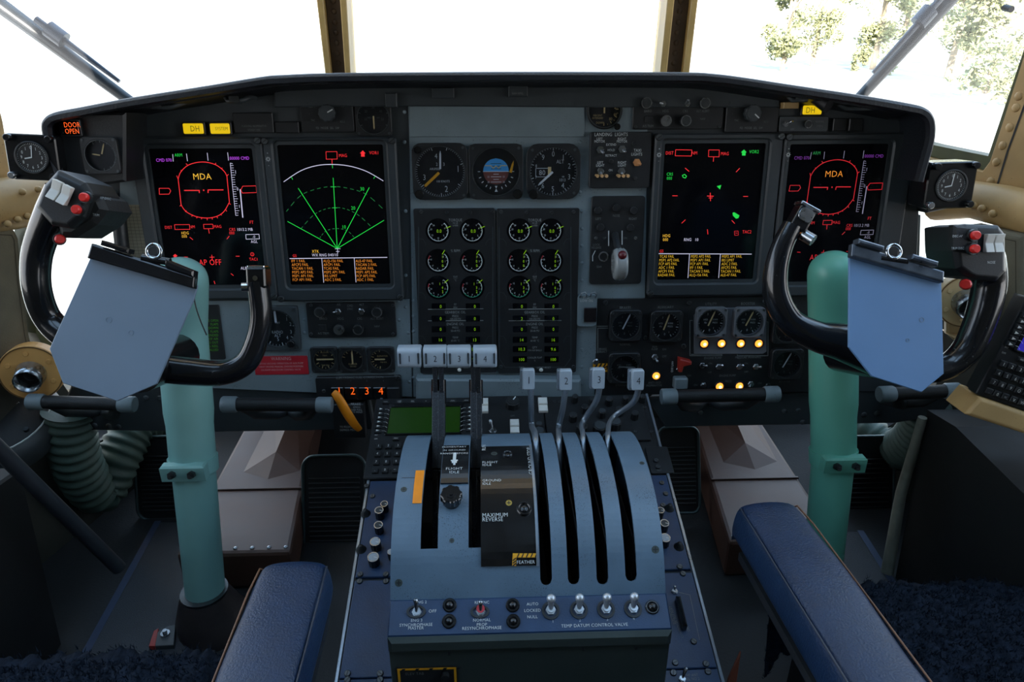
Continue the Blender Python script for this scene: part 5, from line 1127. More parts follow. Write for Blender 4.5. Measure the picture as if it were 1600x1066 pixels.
texts(T, [('ENG 2', 658, 941, 4.5), ('OFF', 676, 955, 5.0), ('ENG 3', 651, 969.5, 4.5), ('SYNCHROPHASE', 650, 976.5, 4.7), ('MASTER', 650, 981.5, 4.7), ('RESYNC', 753, 941.5, 4.5), ('NORMAL', 753, 969, 4.7), ('PROP', 753, 976, 4.7), ('RESYNCHROPHASE', 753, 981.5, 4.9), ('AUTO', 832, 944, 4.7), ('LOCKED', 832, 954, 4.7), ('NULL', 832, 964, 4.7), ('1', 864, 971, 4.5), ('2', 906, 969.5, 4.5), ('3', 949, 968, 4.5), ('4', 990, 966.5, 4.5), ('TEMP DATUM CONTROL VALVE', 929, 977, 5.0)], sx=1.0)
FBF = frame((XC, .612, .25), (1, 0, 0), (0, 0.01, 1))
T = Thing('pedestal_front_box', 'dark grey box below the switch strip with yellow striped trim panel', 'console box', FBF, 830, 1020); T.h = 0
b = MB(); cxx = T.f.I @ Vector((XC + (uL + uR) / 2, .612, .25)); ytop = T.p(830, 988)[1]; yl = T.p(830, 1010)[1]
b.box(cxx.x - w2, cxx.x + w2, yl, ytop, -.02, .007, 0, .005); b.box(cxx.x - w2, cxx.x + w2, -.16, yl, -.02, 0, 0, .001)
for px, py in ((828, 1008), (910, 1008), (992, 1006), (702, 1015)): x, y = T.p(px, py); b.cyl((x, y), .0018, .006, .0078, 8, 1)
T.add('box_body', b, [quadf, blk])
b = MB(); b.prism(T.rr(621, 1042, 716, 1100, 2), 0, .003); T.add('trim_tab_panel', b, blk)
b = MB(); q = T.rect(623, 1044, 714, 1100, .003); b.ring([(q[0], q[1]), (q[2], q[1]), (q[2], q[3]), (q[0], q[3])], [(q[0] + .0028, q[1]), (q[2] - .0028, q[1]), (q[2] - .0028, q[3] - .0028), (q[0] + .0028, q[3] - .0028)], .003, .0034, 0)
for i in range(5):
    x = q[0] + (q[2] - q[0]) * (.06 + i * .235); b.poly([(x, q[3] - .003), (x + .004, q[3] - .003), (x + .006, q[3]), (x + .002, q[3])], .0036, 1)
T.add('hazard_border', b, [yel, blk]); b = MB(); T.txt(b, 'ELEV TAB', 648, 1053, 6, .0034); T.add('lettering', b, inkd)
b = MB(); x, y = T.p(696, 1054, .003); b.cyl((x, y), 6 * T.k, .003, .009, 16); T.add('round_cap', b, blkr)

# ---------------- levers ----------------
KF = frame((0, .95, .55), (1, 0, 0), (0, .12, 1))
def numeral(fr_M, t, x, y, h, z, parent, m=blk):
    b = MB(); b.M = fr_M; b.text(t, x, y, h, z, sx=.8); return b.build('numeral', m, parent)
for i, (kx, sxp, ux) in enumerate(((641, 665, .35), (681, 674, .75), (718, 737, .25), (758, 746, .75))):
    T = Thing('throttle_lever', 'throttle lever with large silver grip marked %d' % (i + 1), 'lever', KF, kx, 556, group='throttle levers'); k = T.k
    wdt = 18.3 * k; b = MB(); b.M = Matrix.Identity(4)
    # grip: rounded block running across
    P = rrect(-15 * k, -17 * k, 15 * k, 16 * k, 9 * k, 6)
    M_ = Matrix(((0, 0, 1, 0), (0, 1, 0, 0), (-1, 0, 0, 0), (0, 0, 0, 1)))
    b.M = M_; b.prism(P, -wdt, wdt, 2.2 * k); b.M = None
    g = T.add('grip', b, knobw, auto=40)
    b = MB(); z = 15 * k + .0003
    for s_ in (-1, 1): b.ring(rrect(s_ * 14 * k - 1.2 * k, -8 * k, s_ * 14 * k + 1.2 * k, 9 * k, 1 * k, 3), rrect(s_ * 14 * k - .5 * k, -7.4 * k, s_ * 14 * k + .5 * k, 8.4 * k, .5 * k, 3), z - .001, z + .0008)
    b.build('grip_groove', steeld, g)
    numeral(Matrix.Identity(4), str(i + 1), (0), 0, 10.5 * k, z, g)
    # arm: flat bar down into the slot
    side = T.f.I @ Vector((XC + (tl[0] + (tl[1] - tl[0]) * (.3 if i == 0 else .72)) if i < 2 else XC + (tr_[0] + (tr_[1] - tr_[0]) * (.28 if i == 2 else .74)), .80, .30))
    top = Vector((side.x, -10 * k, 2 * k)); bx = side.x
    b = MB(); pts_ = [Vector((bx, -8 * k, 0)), Vector((bx, -60 * k, 4 * k)), side.lerp(top, .45), side]
    for j in range(3):
        a0, a1 = pts_[j], pts_[j + 1]; d = (a1 - a0).normalized(); nx = Vector((1, 0, 0)); nz = nx.cross(d).normalized(); wx = .0042 if j else .0034; wz = .011
        if j == 1: wx = .005
        vs = [p + nx * sx1 * wx + nz * sz1 * wz for p in (a0, a1) for sx1, sz1 in ((-1, -1), (1, -1), (1, 1), (-1, 1))]
        b.add(vs, [[0, 1, 2, 3][::-1], [4, 5, 6, 7], [0, 1, 5, 4], [1, 2, 6, 5], [2, 3, 7, 6], [3, 0, 4, 7]])
    T.add('arm', b, levm, bevel=.001)
    b = MB(); b.M = Matrix.Identity(4)
    b.tube([pts_[0].lerp(pts_[1], .6), pts_[1].lerp(pts_[2], .15)], [.0068, .0068], 8, 0); T.add('arm_joint', b, blkg)
CF = frame((0, .955, .5), (1, 0, 0), (0, .18, 1))
mids = [[(829, 606), (830, 640), (831, 665), (833, 696)], [(884, 606), (880, 635), (873, 668), (873, 698)], [(937, 606), (932, 626), (910, 662), (908, 698)], [(999, 605), (990, 628), (956, 655), (949, 697)]]
for i, (kx, ky) in enumerate(((825, 592), (883, 593), (934, 591), (995, 593))):
    T = Thing('condition_lever', 'condition lever with small grey tab knob marked %d' % (i + 1), 'lever', CF, kx, ky, group='condition levers'); k = T.k
    b = MB(); b.prism(rrect(-9 * k, -16 * k, 10 * k, 17 * k, 3 * k, 4), -3 * k, 8 * k, 1.6 * k); g = T.add('knob_plate', b, knobw, auto=40)
    b = MB(); b.prism(rrect(-12 * k, -19 * k, -2 * k, 14 * k, 2 * k, 3), -14 * k, -3 * k, 1.2 * k); b.build('knob_back', levs, g)
    numeral(Matrix.Identity(4), str(i + 1), 1 * k, 0, 12 * k, 8 * k + .0003, g)
    E = T.f.I @ Vector((XC + cl[i], .865, .452)); E2 = T.f.I @ Vector((XC + cl[i], .84, .33)); P = []
    for j, (a, c) in enumerate(mids[i][:3]): h = T.f.hit(a, c, -2 * k - j * 14 * k); P.append(h)
    P += [E, E2]; P[0] = Vector((P[0].x, P[0].y + 10 * k, 0))
    b = MB(); b.tube(smoothpts(P, 6), .0048, 10, 0, .8); T.add('arm', b, levs)

# ---------------- control columns and yokes ----------------
def column(lab, top, waist, bot, basez, Ytop, Ybot, side):
    teal = MATS['green_enamel_bluish_lit' if side < 0 else 'green_enamel']
    def P(px, py, Y): d = ray(px, py); t = (Y) / d.y; return CAMLOC + d * t
    A = P(*bot, Ybot); B = P(*waist, Ybot + (Ytop - Ybot) * .45); C = P(top[0], top[1] + 70, Ytop); Dp = P(*top, Ytop + .0)
    T = Thing('control_column', lab, 'control column', Frame(Matrix.Translation(Vector((A.x, A.y, 0)))), kind='thing'); I = T.f.I
    A, B, C, Dp = [I @ v for v in (A, B, C, Dp)]
    wd = .036
    b = MB(); b.tube([A + Vector((0, 0, -.03)), A, B + (B - A) * .05], [wd * .93, wd * .93, wd * .98], 24); T.add('lower_tube', b, teal)
    b = MB(); b.tube(smoothpts([B, B.lerp(C, .3), B.lerp(C, .7), C, C.lerp(Dp, .6), Dp, Dp + (Dp - C) * .35 + Vector((0, .0, 0)), Dp + (Dp - C) * .5], 4), [wd * 1.04] * 5 + [wd * 1.1] * 8 + [wd * 1.12] * 8 + [wd * 1.1, wd * 1.04, wd * .95, wd * .82, wd * .66, wd * .5, wd * .3, wd * .05], 24); T.add('upper_housing', b, teal)
    b = MB(); ax = (C - B).normalized(); b.tube([B - ax * .012, B + ax * .012], [wd * 1.12] * 2, 24)
    col_ = T.add('collar', b, teal)
    b = MB(); f = Vector((0, -1, .25)).normalized()
    P0 = B + f * wd * 1.08
    b.box(P0.x - .036, P0.x + .036, P0.y - .006, P0.y + .012, P0.z - .016, P0.z + .012, 0, .003); b.build('clamp_tab', teal, col_)
    for dx in (-.016, .016): b = MB(); b.rod(P0 + Vector((dx, -.004, -.002)), P0 + Vector((dx, -.013, 0)), .0065, 6); b.rod(P0 + Vector((dx, -.012, -.002)), P0 + Vector((dx, -.018, 0)), .0035, 8); b.build('bolt', steeld, col_)
    b = MB(); b.tube([A + Vector((.012, 0, -.085)), A + Vector((.008, 0, -.06)), A + Vector((0, 0, -.03)), A + Vector((0, 0, .004)), A + Vector((0, 0, .016))], [.062, .066, .058, .045, .040], 26); T.add('rubber_boot', b, mat('boot_rubber', (46, 40, 40), .5, 0, .2, 30, .3, 120))
    b = MB(); b.tube([A + Vector((0, 0, .014)), A + Vector((0, 0, .02))], [.0405] * 2, 26); T.add('boot_ring', b, steeld)
    return T, B, Dp
column('green control column on the left, standing behind the left clipboard', (284, 440), (302, 724), (322, 936), .1, 1.085, .985, -1)
column('green control column on the right, standing behind the right clipboard', (1302, 430), (1302, 712), (1284, 900), .1, 1.085, .985, 1)
b = MB(); T = Thing('floor_fitting', 'small grey plate with bolt and red edge at the left column foot', 'fitting', frame((0, .9, .012), (1, 0, 0), (0, 1, 0)), 262, 995); b.prism(T.P([(240, 1012), (246, 990), (262, 980), (275, 978), (272, 1010)]), -.012, .003, .001); T.add('plate', b, greyd); x, y = T.p(259, 993); b = MB(); b.cyl((x, y), .008, .003, .006, 16); b.cyl((x, y), .004, .006, .012, 8); T.add('bolt', b, steel); b = MB(); b.prism(T.P([(233, 1012), (241, 988), (248, 984), (243, 1012)]), -.012, .0035, .0005); T.add('red_edge', b, redg)

YF = frame((0, 1.0, .8), (1, 0, 0), (0, .30, 1))
blkw = worn('worn_black', (20, 21, 24), (86, 88, 90), .22, .76, 260)
blkw.node_tree.nodes['Principled BSDF'].inputs['Coat Weight'].default_value = .4
def tubep(T, pts, rad, w, k=6, n=18, sq=1.0):
    V = [Vector((*T.p(a, c, z), z)) for (a, c), z in zip(pts, w)]
    q = smoothpts(V, k); rr_ = []
    m = len(rad) - 1
    for i in range(len(q)):
        f = i / (len(q) - 1) * m; j = min(int(f), m - 1); rr_.append((rad[j] + (rad[j + 1] - rad[j]) * (f - j)) * T.k)
    return q, rr_
T = Thing('control_yoke', 'left black control yoke, turned, with white rockers and two red buttons', 'control yoke', YF, 235, 540, group='control yokes'); LY = T
q, rr_ = tubep(T, [(205, 572), (160, 548), (110, 528), (75, 498), (58, 452), (57, 405), (68, 365), (84, 332), (100, 300)], [24, 24, 23, 20, 20, 21, 22, 25, 26], [0, 0, .0, .0, .01, .01, .015, .02, .02])
b = MB(); b.tube(q, rr_, 18); T.add('left_horn', b, blkw)
q, rr_ = tubep(T, [(200, 565), (250, 575), (300, 581), (350, 583), (385, 566), (402, 530), (408, 495), (405, 460), (402, 440)], [24, 23, 22, 19, 18, 17, 17, 17, 17], [0, 0, 0, 0, 0, 0, 0, .0, .0])
b = MB(); b.tube(q, rr_, 18); T.add('right_horn', b, blkw)
b = MB(); h = Vector((*T.p(235, 570), 0)); b.tube([h + Vector((0, 0, .035)), h + Vector((0, .0, -.09))], [.034, .034], 20); T.add('hub', b, blkg)
b = MB(); q2 = Vector((*T.p(404, 432), 0)); k = T.k; b.M = Matrix.Translation(q2); b.prism(rrect(-15 * k, -18 * k, 15 * k, 15 * k, 4 * k), -14 * k, 15 * k, 3 * k); T.add('end_cap', b, blkg, bevel=.001)
b = MB(); b.M = Matrix.Translation(q2); b.prism(rrect(-13 * k, 12 * k, 13 * k, 17 * k, 1 * k), -10 * k, 12 * k, 1 * k); b.rod((-15 * k, -16 * k, 6 * k), (-24 * k, -16 * k, 8 * k), 7 * k, 16); b.rod((0, -2 * k, 13 * k), (0, -2 * k, 17 * k), 4 * k, 10); T.add('cap_fittings', b, chrome)
hp = [(98, 266), (140, 286), (152, 305), (139, 340), (118, 358), (88, 353), (63, 324), (76, 290)]
b = MB(); b.prism(T.P(hp, .04), -.02, .055, .006); hd = T.add('grip_head', b, blk, bevel=.002)
b = MB(); b.prism(T.P([(120, 290), (152, 300), (170, 312), (178, 330), (160, 352), (128, 372), (105, 372), (100, 350)], .02), -.03, .04, .008); b.build('thumb_rest', blkr, hd)
def rocker(T, hd, c, ang, w, sc_=1.0):
    for dx in (-1, 1):
        o = Vector((*T.p(*c, w), w)); k = T.k * sc_; b = MB(); M_ = Matrix.Translation(o) @ Matrix.Rotation(R(ang), 4, 'Z'); b.M = M_
        x = dx * 7.6 * k; b.add([(x - 6.5 * k, -14 * k, 0), (x + 6.5 * k, -14 * k, 0), (x + 6.5 * k, 14 * k, 0), (x - 6.5 * k, 14 * k, 0), (x - 6.5 * k, -14 * k, 10 * k), (x + 6.5 * k, -14 * k, 10 * k), (x + 6.5 * k, 0, 5 * k), (x - 6.5 * k, 0, 5 * k), (x + 6.5 * k, 14 * k, 10 * k), (x - 6.5 * k, 14 * k, 10 * k)],
              [[0, 3, 2, 1], [0, 1, 5, 4], [4, 5, 6, 7], [7, 6, 8, 9], [2, 3, 9, 8], [0, 4, 7, 9, 3], [1, 2, 8, 6, 5]])
        b.build('rocker_switch', white, hd, bevel=.0008)
def redbtn(T, hd, c, w, r=6.5, tilt=(0, 0)):
    o = Vector((*T.p(*c, w), w)); k = T.k; b = MB(); d = Vector((tilt[0], tilt[1], 1)).normalized(); b.tube([o, o + d * 5 * k], [9 * k, 8.5 * k], 18, 1); b.tube([o + d * 4 * k, o + d * 10 * k, o + d * 12 * k], [r * k, r * k, r * .75 * k], 18, 0); b.build('red_button', [red, steeld], hd)
rocker(T, hd, (97, 301), -28, .057); redbtn(T, hd, (136, 309), .056); redbtn(T, hd, (124, 328), .056)
redbtn(T, hd, (93, 374), .03, 7, (.7, 0)); 
b = MB(); o = T.p(165, 310, .041); b.text('AP DISC', o[0], o[1], .0035, .0412, rot=R(-8)); o = T.p(150, 336, .041); b.text('TRIM', o[0], o[1], .0035, .0412, rot=R(-8)); o = T.p(80, 345, .056); b.text('↑', *o, .008, .0556) if False else None; b.build('lettering', ink, hd)
T = Thing('control_yoke', 'right black control yoke with bare left horn and red buttons at right', 'control yoke', YF, 1390, 540, group='control yokes'); RY = T
q, rr_ = tubep(T, [(1420, 572), (1370, 556), (1320, 536), (1275, 525), (1235, 502), (1214, 465), (1212, 425), (1222, 385), (1238, 352)], [32, 32, 30, 24, 20, 20, 18, 16, 15], [0, 0, .0, .0, .0, .0, .0, .0, 0])
b = MB(); b.tube(q, rr_, 18); T.add('left_horn', b, blkw)
q, rr_ = tubep(T, [(1410, 568), (1450, 578), (1485, 570), (1512, 545), (1528, 512), (1540, 475), (1546, 440), (1544, 405), (1540, 390)], [22, 21, 20, 22, 23, 24, 24, 23, 20], [0, 0, 0, 0, 0, .0, .0, .01, .01])
b = MB(); b.tube(q, rr_, 18); T.add('right_horn', b, blkw)
b = MB(); h = Vector((*T.p(1400, 560), 0)); b.tube([h + Vector((0, 0, .035)), h + Vector((-.04, .0, -.09))], [.034, .034], 20); T.add('hub', b, blkg)
b = MB(); k = T.k; q2 = Vector((*T.p(1252, 338), 0)); b.M = Matrix.Translation(q2) @ Matrix.Rotation(R(-28), 4, 'Z'); b.prism(rrect(-13 * k, -22 * k, 14 * k, 14 * k, 4 * k), -13 * k, 13 * k, 2 * k); ec = T.add('end_cap', b, blkg, bevel=.001)
b = MB(); b.M = Matrix.Translation(q2) @ Matrix.Rotation(R(-28), 4, 'Z'); b.prism(rrect(-15 * k, 13 * k, 18 * k, 18 * k, 1 * k), -12 * k, 14 * k, 1 * k); b.prism(rrect(-11 * k, -8 * k, 12 * k, 12 * k, 8 * k), 13 * k, 14.5 * k, .5 * k); b.build('cap_plate', steel, ec)
b = MB(); o = Vector((*T.p(1262, 372), 0)); b.rod(o + Vector((-8 * k, 6 * k, 0)), o + Vector((4 * k, -4 * k, .01)), 9 * k, 16); T.add('trim_button', b, steel)
b = MB(); b.prism(T.P([(1484, 354), (1505, 350), (1556, 352), (1567, 366), (1567, 425), (1553, 440), (1515, 436), (1506, 432), (1490, 420), (1485, 392)], .03), -.03, .04, .006); hd = T.add('grip_head', b, blk, bevel=.002)
b = MB(); b.prism(T.P([(1484, 352), (1522, 356), (1522, 398), (1484, 392)], .04), .038, .05, .003); b.build('side_block', blkr, hd)
rocker(T, hd, (1550, 380), 0, .042, .95); redbtn(T, hd, (1519, 368), .051); redbtn(T, hd, (1518, 389), .051); redbtn(T, hd, (1509, 444), .03, 8, (-.7, 0))
b = MB(); o = T.p(1496, 369, .05); b.text('DISC-AP', o[0], o[1], .0034, .0505); o = T.p(1496, 388, .05); b.text('TRIM DISC', o[0], o[1], .0034, .0505); o = T.p(1549, 410, .041); b.text('NOSE', o[0], o[1], .004, .0412); b.build('lettering', ink, hd)
# clipboards on the yokes
def clip(lab, frm, pts_, bar, ring_, cl_m, tabs):
    T = Thing('clipboard', lab, 'clipboard', frm, sum(p[0] for p in pts_) / len(pts_), sum(p[1] for p in pts_) / len(pts_), group='yoke clipboards')
    P = T.P(pts_); P = P if area(P) > 0 else P[::-1]
    b = MB(); b.prism(P, -.003, 0, .0008); T.add('board', b, board if pts_[0][0] < 800 else boardr)
    for c, r in (((170, 500), 5), ((205, 520), 4)) if pts_[0][0] < 800 else (((1440, 500), 4), ((1418, 532), 3)): b = MB(); o = T.p(*c); b.ring(circ(*o, r * T.k, 16), circ(*o, r * .8 * T.k, 16), 0, .0005); T.add('rivet_mark', b, board)
    b = MB(); b.prism(T.P(bar, .004), 0, .012, .002); cb = T.add('clamp_bar', b, cl_m, bevel=.001)
    for t in tabs: b = MB(); b.prism(T.P(t, .01), .002, .018, .002); b.build('clamp_tab', cl_m, cb)
    o = Vector((*T.p(*ring_, .02), .012)); k = T.k; b = MB()
    cir = [o + Vector((math.cos(i * math.pi / 12) * 11 * k, math.sin(i * math.pi / 12) * 11 * k, 0)) for i in range(25)]; b.tube(cir, 2.6 * k, 8, caps=False); b.build('clamp_ring', chrome, cb)
    b = MB(); b.rod(o + Vector((-20 * k, -9 * k, -.004)), o + Vector((22 * k, -16 * k, -.004)), 6 * k, 14); b.build('clamp_spring', blkg, cb)
    return T
LF = frame((0, .93, .8), (1, 0, 0), (0, .42, 1)); RFm = frame((0, .93, .8), (1, 0, 0), (0, .5, 1))
clip('blue grey clipboard with black clamp bar tilted on the left yoke', LF, [(143, 398), (309, 446), (302, 470), (245, 600), (183, 627), (98, 599), (77, 545)], [(147, 381), (308, 432), (306, 452), (140, 404)], (236, 392), blkw, ([(163, 376), (206, 390), (204, 397), (161, 384)], [(262, 406), (306, 424), (305, 433), (261, 418)]))
clip('blue grey clipboard with grey metal clamp bar on the right yoke', RFm, [(1327, 390), (1471, 434), (1475, 584), (1440, 613), (1362, 588), (1326, 542)], [(1328, 382), (1471, 425), (1470, 443), (1326, 402)], (1402, 392), mat('clamp_metal', (88, 96, 106), .3, .6, .25, 60), ([(1338, 374), (1378, 386), (1376, 393), (1337, 382)], [(1422, 398), (1462, 410), (1460, 418), (1420, 406)]))
b = MB(); T = Thing('thin_cord', 'thin black cord hanging beside the left clipboard over the column', 'cord', YF, 310, 490, w=.05); b.tube(smoothpts([Vector((*T.p(a, c), 0)) for a, c in ((303, 440), (304, 470), (312, 498), (323, 524))], 5), .0009, 6); T.add('cord', b, blk)
# ---------------- footwell ----------------
FZ = lambda z: frame((0, 1, z), (1, 0, 0), (0, 1, 0))
def w_at(px, py, z=None, Y=None):
    d = ray(px, py); t = (z - CAMLOC.z) / d.z if z is not None else Y / d.y; return CAMLOC + d * t
def tunnel(lab, sgn, x0, x1, x2, x3, yf):
    T = Thing('brown_duct_cover', lab, 'metal cover', Frame(Matrix.Translation(((x0 + x1) / 2, yf, 0))), group='brown metal covers', kind='thing'); c = (x0 + x1) / 2
    zt = .088; b = MB(); Y1 = .62
    A = [(x0 - c, 0), (x1 - c, 0)]; B = [(x2 - c, Y1), (x3 - c, Y1)]
    vs = [(A[0][0], 0, 0), (A[1][0], 0, 0), (A[1][0], 0, zt), (A[0][0], 0, zt), (B[0][0], Y1, 0), (B[1][0], Y1, 0), (B[1][0], Y1, zt), (B[0][0], Y1, zt)]
    b.add(vs, [[0, 1, 2, 3], [1, 5, 6, 2], [5, 4, 7, 6], [4, 0, 3, 7], [3, 2, 6, 7], [0, 4, 5, 1]]); T.add('cover_body', b, brown, bevel=.008)
    # raised pyramid embossing on the top
    b = MB(); yy0, yy1 = .27, .55; xa = (A[0][0] * .55 + A[1][0] * .45); xl_, xr_ = A[0][0] + .05, A[1][0] - .04
    sh = (B[0][0] - A[0][0]) * .65
    b.add([(xl_ + sh * .5, yy0, zt), ((xl_ + xr_) / 2 + sh * .5, yy0 - .03, zt), (xr_ + sh * .5, yy0, zt), (xr_ + sh, yy1, zt), (xl_ + sh, yy1, zt), ((xl_ + xr_) / 2 + sh * .55, yy0 + .05, zt + .02), ((xl_ + xr_) / 2 + sh, yy1, zt + .03)], [[0, 1, 5], [1, 2, 5], [2, 3, 6, 5], [4, 0, 5, 6], [3, 4, 6]]); T.add('raised_panel', b, brown)
    b = MB(); b.box(A[0][0] + .01 + sh * .3, A[1][0] - .01 + sh * .3, .20, .206, zt, zt + .004, 0, .001); T.add('seam', b, brown)
    for i in range(7): b = MB(); b.ball((A[0][0] + .012 + (A[1][0] - A[0][0] - .024) * i / 6, .014, zt), .0045, 10, 0, .7, True); T.add('rivet', b, steel)
    return T
tunnel('brown metal duct cover in the left footwell behind the left column', -1, -.60, -.385, -.62, -.46, 1.075)
tunnel('brown metal duct cover in the right footwell behind the right armrest', 1, .46, .675, .53, .69, 1.075)
padm = mat('pedal_rubber', (22, 24, 26), .5, 0, .1, 40)
def pedal(lab, a, c, d, e, Yb, Yt):
    P0 = w_at((a + d) / 2, e, Y=Yb); P1 = w_at((a + d) / 2, c, Y=Yt); up = P1 - P0
    T = Thing('rudder_pedal', lab, 'pedal', frame((P0 + P1) / 2, (1, 0, 0), up), group='rudder pedals'); h_ = up.length / 2; w_ = (w_at(d, (c + e) / 2, Y=(Yb + Yt) / 2).x - w_at(a, (c + e) / 2, Y=(Yb + Yt) / 2).x) / 2
    b = MB(); b.prism(rrect(-w_, -h_, w_, h_, w_ * .35, 6), -.008, 0, .002)
    for i in range(14): y = -h_ * .8 + i * h_ * 1.4 / 14; b.box(-w_ * .82, w_ * .82, y, y + h_ * .04, 0, .003, 0, .0008)
    T.add('pedal_plate', b, padm)
    q = [Vector((x, y, .001)) for x, y in rrect(-w_, -h_, w_, h_, w_ * .4, 6)]; b = MB(); b.tube(q + [q[0]], .0035, 8, caps=False); T.add('edge_rim', b, mat('pedal_rim', (70, 84, 84), .35, .5))
    b = MB(); b.rod((0, 0, -.008), (0, -.02, -.2), .012, 10); T.add('support_arm', b, blk)
pedal('left pilot outer ribbed rudder pedal at the far left of the footwell', 212, 682, 302, 812, 1.30, 1.36); pedal('left pilot inner ribbed rudder pedal beside the centre console', 474, 712, 572, 862, 1.20, 1.28)
pedal('right pilot inner ribbed rudder pedal beside the centre console', 1030, 668, 1092, 802, 1.24, 1.32); pedal('right pilot outer dark rudder pedal right of the green column', 1318, 682, 1396, 832, 1.26, 1.34)
# grip floor plates
def fplate(lab, pts_, z=.006):
    T = Thing('floor_plate', lab, 'floor plate', FZ(z), pts_[0][0], pts_[0][1], group='footwell floor plates'); b = MB(); b.prism(T.P(pts_), -z, 0, .001); T.add('plate', b, mat('floor_plate_grip', (42, 46, 52), .42, 0, .15, 30, .9, 700))
    q = T.P(pts_); b = MB(); b.stroke([q[0], q[-1]], .014, .0008); T.add('edge_strip', b, mat('edge_blue_grey', (60, 70, 92), .35, .3))
fplate('dark textured floor plate in the left footwell beside the green column', [(246, 816), (310, 816), (330, 900), (340, 1100), (90, 1100)])
fplate('dark textured floor plate in the right footwell right of the green column', [(1345, 831), (1290, 831), (1290, 960), (1400, 960), (1396, 912)])
# corrugated hoses
def hose(lab, P, r):
    q = smoothpts([w_at(a, c, Y=Y) for a, c, Y in P], 26); o = q[0]
    T = Thing('corrugated_hose', lab, 'hose', Frame(Matrix.Translation(o)), group='corrugated air hoses')
    b = MB(); b.tube([v - o for v in q], [r * (1 + .07 * math.cos(i * 1.05)) for i in range(len(q))], 20); T.add('hose_body', b, hosem)
hose('grey green corrugated hose curving under the left end of the beam', [(262, 650, 1.45), (215, 668, 1.38), (185, 715, 1.32), (158, 768, 1.28), (128, 740, 1.24), (112, 690, 1.22), (108, 640, 1.22)], .045)
hose('grey green corrugated hose curving under the right end of the beam', [(1310, 662, 1.5), (1348, 676, 1.42), (1390, 702, 1.36), (1420, 695, 1.3), (1440, 670, 1.26), (1448, 635, 1.24)], .045)
# dark side consoles
def sidecon(lab, sgn, xe, yf, zt):
    T = Thing('side_console', lab, 'console', Frame(Matrix.Translation((xe + sgn * .2, yf, 0))), group='side consoles')
    b = MB(); b.M = Matrix(((0, 0, 1, 0), (1, 0, 0, 0), (0, 1, 0, 0), (0, 0, 0, 1)))
    b.prism([(-1.4, 0), (0.0, 0), (.04, zt), (-.04, zt + .012), (-.2, zt), (-1.4, zt - .06)], -.2, .18, .004); T.add('console_body', b, mat('console_black', (10, 11, 11), .7, 0, .2, 20)); return T
sidecon('plain black side console filling the lower left corner', -1, -.745 + 0, .95, .345); T = sidecon('plain black side console filling the lower right corner', 1, .80, 1.06, .36)
b = MB(); b.M = Matrix.Translation((-.2, 0, 0)); b.tube([(-.012, .01, .0), (-.014, .03, .18), (-.012, .03, .35)], [.012, .010, .008], 8); T.add('edge_trim', b, mat('edge_canvas', (120, 120, 108), .7, 0, .2, 40))
# diagonal black tube at left
b = MB(); A = w_at(-70, 636, Y=.87); B = w_at(186, 888, Y=.98); T = Thing('support_tube', 'dark diagonal support tube in the lower left footwell', 'tube', Frame(Matrix.Translation(B))); b.rod(A - B, Vector((0, 0, 0)), .012, 12); T.add('tube', b, mat('tube_grey', (44, 48, 54), .4, .2))
# nose wheel steering wheel at the far left
SWF = frame(w_at(-10, 652, Y=1.19), (1, .12, -.05), (-.1, .9, .38))
T = Thing('steering_wheel', 'round black nose steering wheel with white markings at the far left', 'steering wheel', SWF, -6, 652); k = T.k
b = MB(); b.lathe((0, 0, 0), [(70 * k, -.07), (84 * k, -.05), (88 * k, -.02), (82 * k, 0), (76 * k, .004)], 40, 1); b.lathe((0, 0, 0), [(76 * k, .002), (74 * k, .006), (20 * k, .008)], 40, 0); T.add('wheel_body', b, [blkr, greyd])
b = MB(); b.ring(circ(0, 0, 77 * k, 40), circ(0, 0, 75.5 * k, 40), .004, .0066); b.text('RIGHT', 20 * k, 26 * k, 6 * k, .0088, rot=R(-40)); b.text('SEAT BELT', -2 * k, 8 * k, 6 * k, .0088); b.text('NOSE', 0, -6 * k, 6 * k, .0088); T.add('lettering', b, ink)
for a in (-30, -75, 20, 60): b = MB(); b.cyl((64 * k * math.cos(R(a)), 64 * k * math.sin(R(a))), 4 * k, .004, .012, 10); T.add('screw', b, steeld)
# tan round air fitting left
def outlet(lab, fr, px, py, R_, sgn, m_, nozzle=True):
    T = Thing('air_outlet', lab, 'air outlet', fr, px, py, group='round tan fittings'); k = T.k
    b = MB(); P = circ(0, 0, R_ * k, 40); P = P[:35] if sgn < 0 else P
    b.prism(circ(0, 0, R_ * k, 40), -.02, .006, .002); b.ring(circ(0, 0, R_ * .98 * k, 40), circ(0, 0, R_ * .94 * k, 40), .006, .007, 1); T.add('flange', b, [m_, mat('groove_brown', (110, 78, 40), .6, 0, 0)])
    for i in range(6): a = R(30 + 60 * i); b = MB(); b.cyl((R_ * .72 * k * math.cos(a), R_ * .72 * k * math.sin(a)), 4 * k, .006, .008, 10, 0, .0006); T.add('screw', b, m_)
    c = (-.0, 0); b = MB(); b.M = Matrix.Rotation(R(12), 4, 'X')
    b.lathe((0, 0, 0), [(22 * k, .004), (20 * k, .02), (19 * k, .034), (17 * k, .034), (15 * k, .01)], 28); b.cyl((0, 0), 15 * k, .008, .012, 20, 1); b.ball((0, 0, .008), 10 * k, 14, 1, .8, True); T.add('nozzle', b, [steel, blk])
    return T
OLF = frame((-.8, 1.2, .6), (1, .25, 0), (0, .1, 1)); ORF = frame((.8, 1.17, .6), (1, -.25, 0), (0, .1, 1))
outlet('tan round air outlet with steel nozzle left of the left clipboard', OLF, 50, 582, 45, -1, mat('outlet_tan', (214, 160, 92), .5, 0, .08, 20))
T = outlet('pale tan round air outlet seen through the right yoke grip', ORF, 1508, 470, 42, 1, tanl)
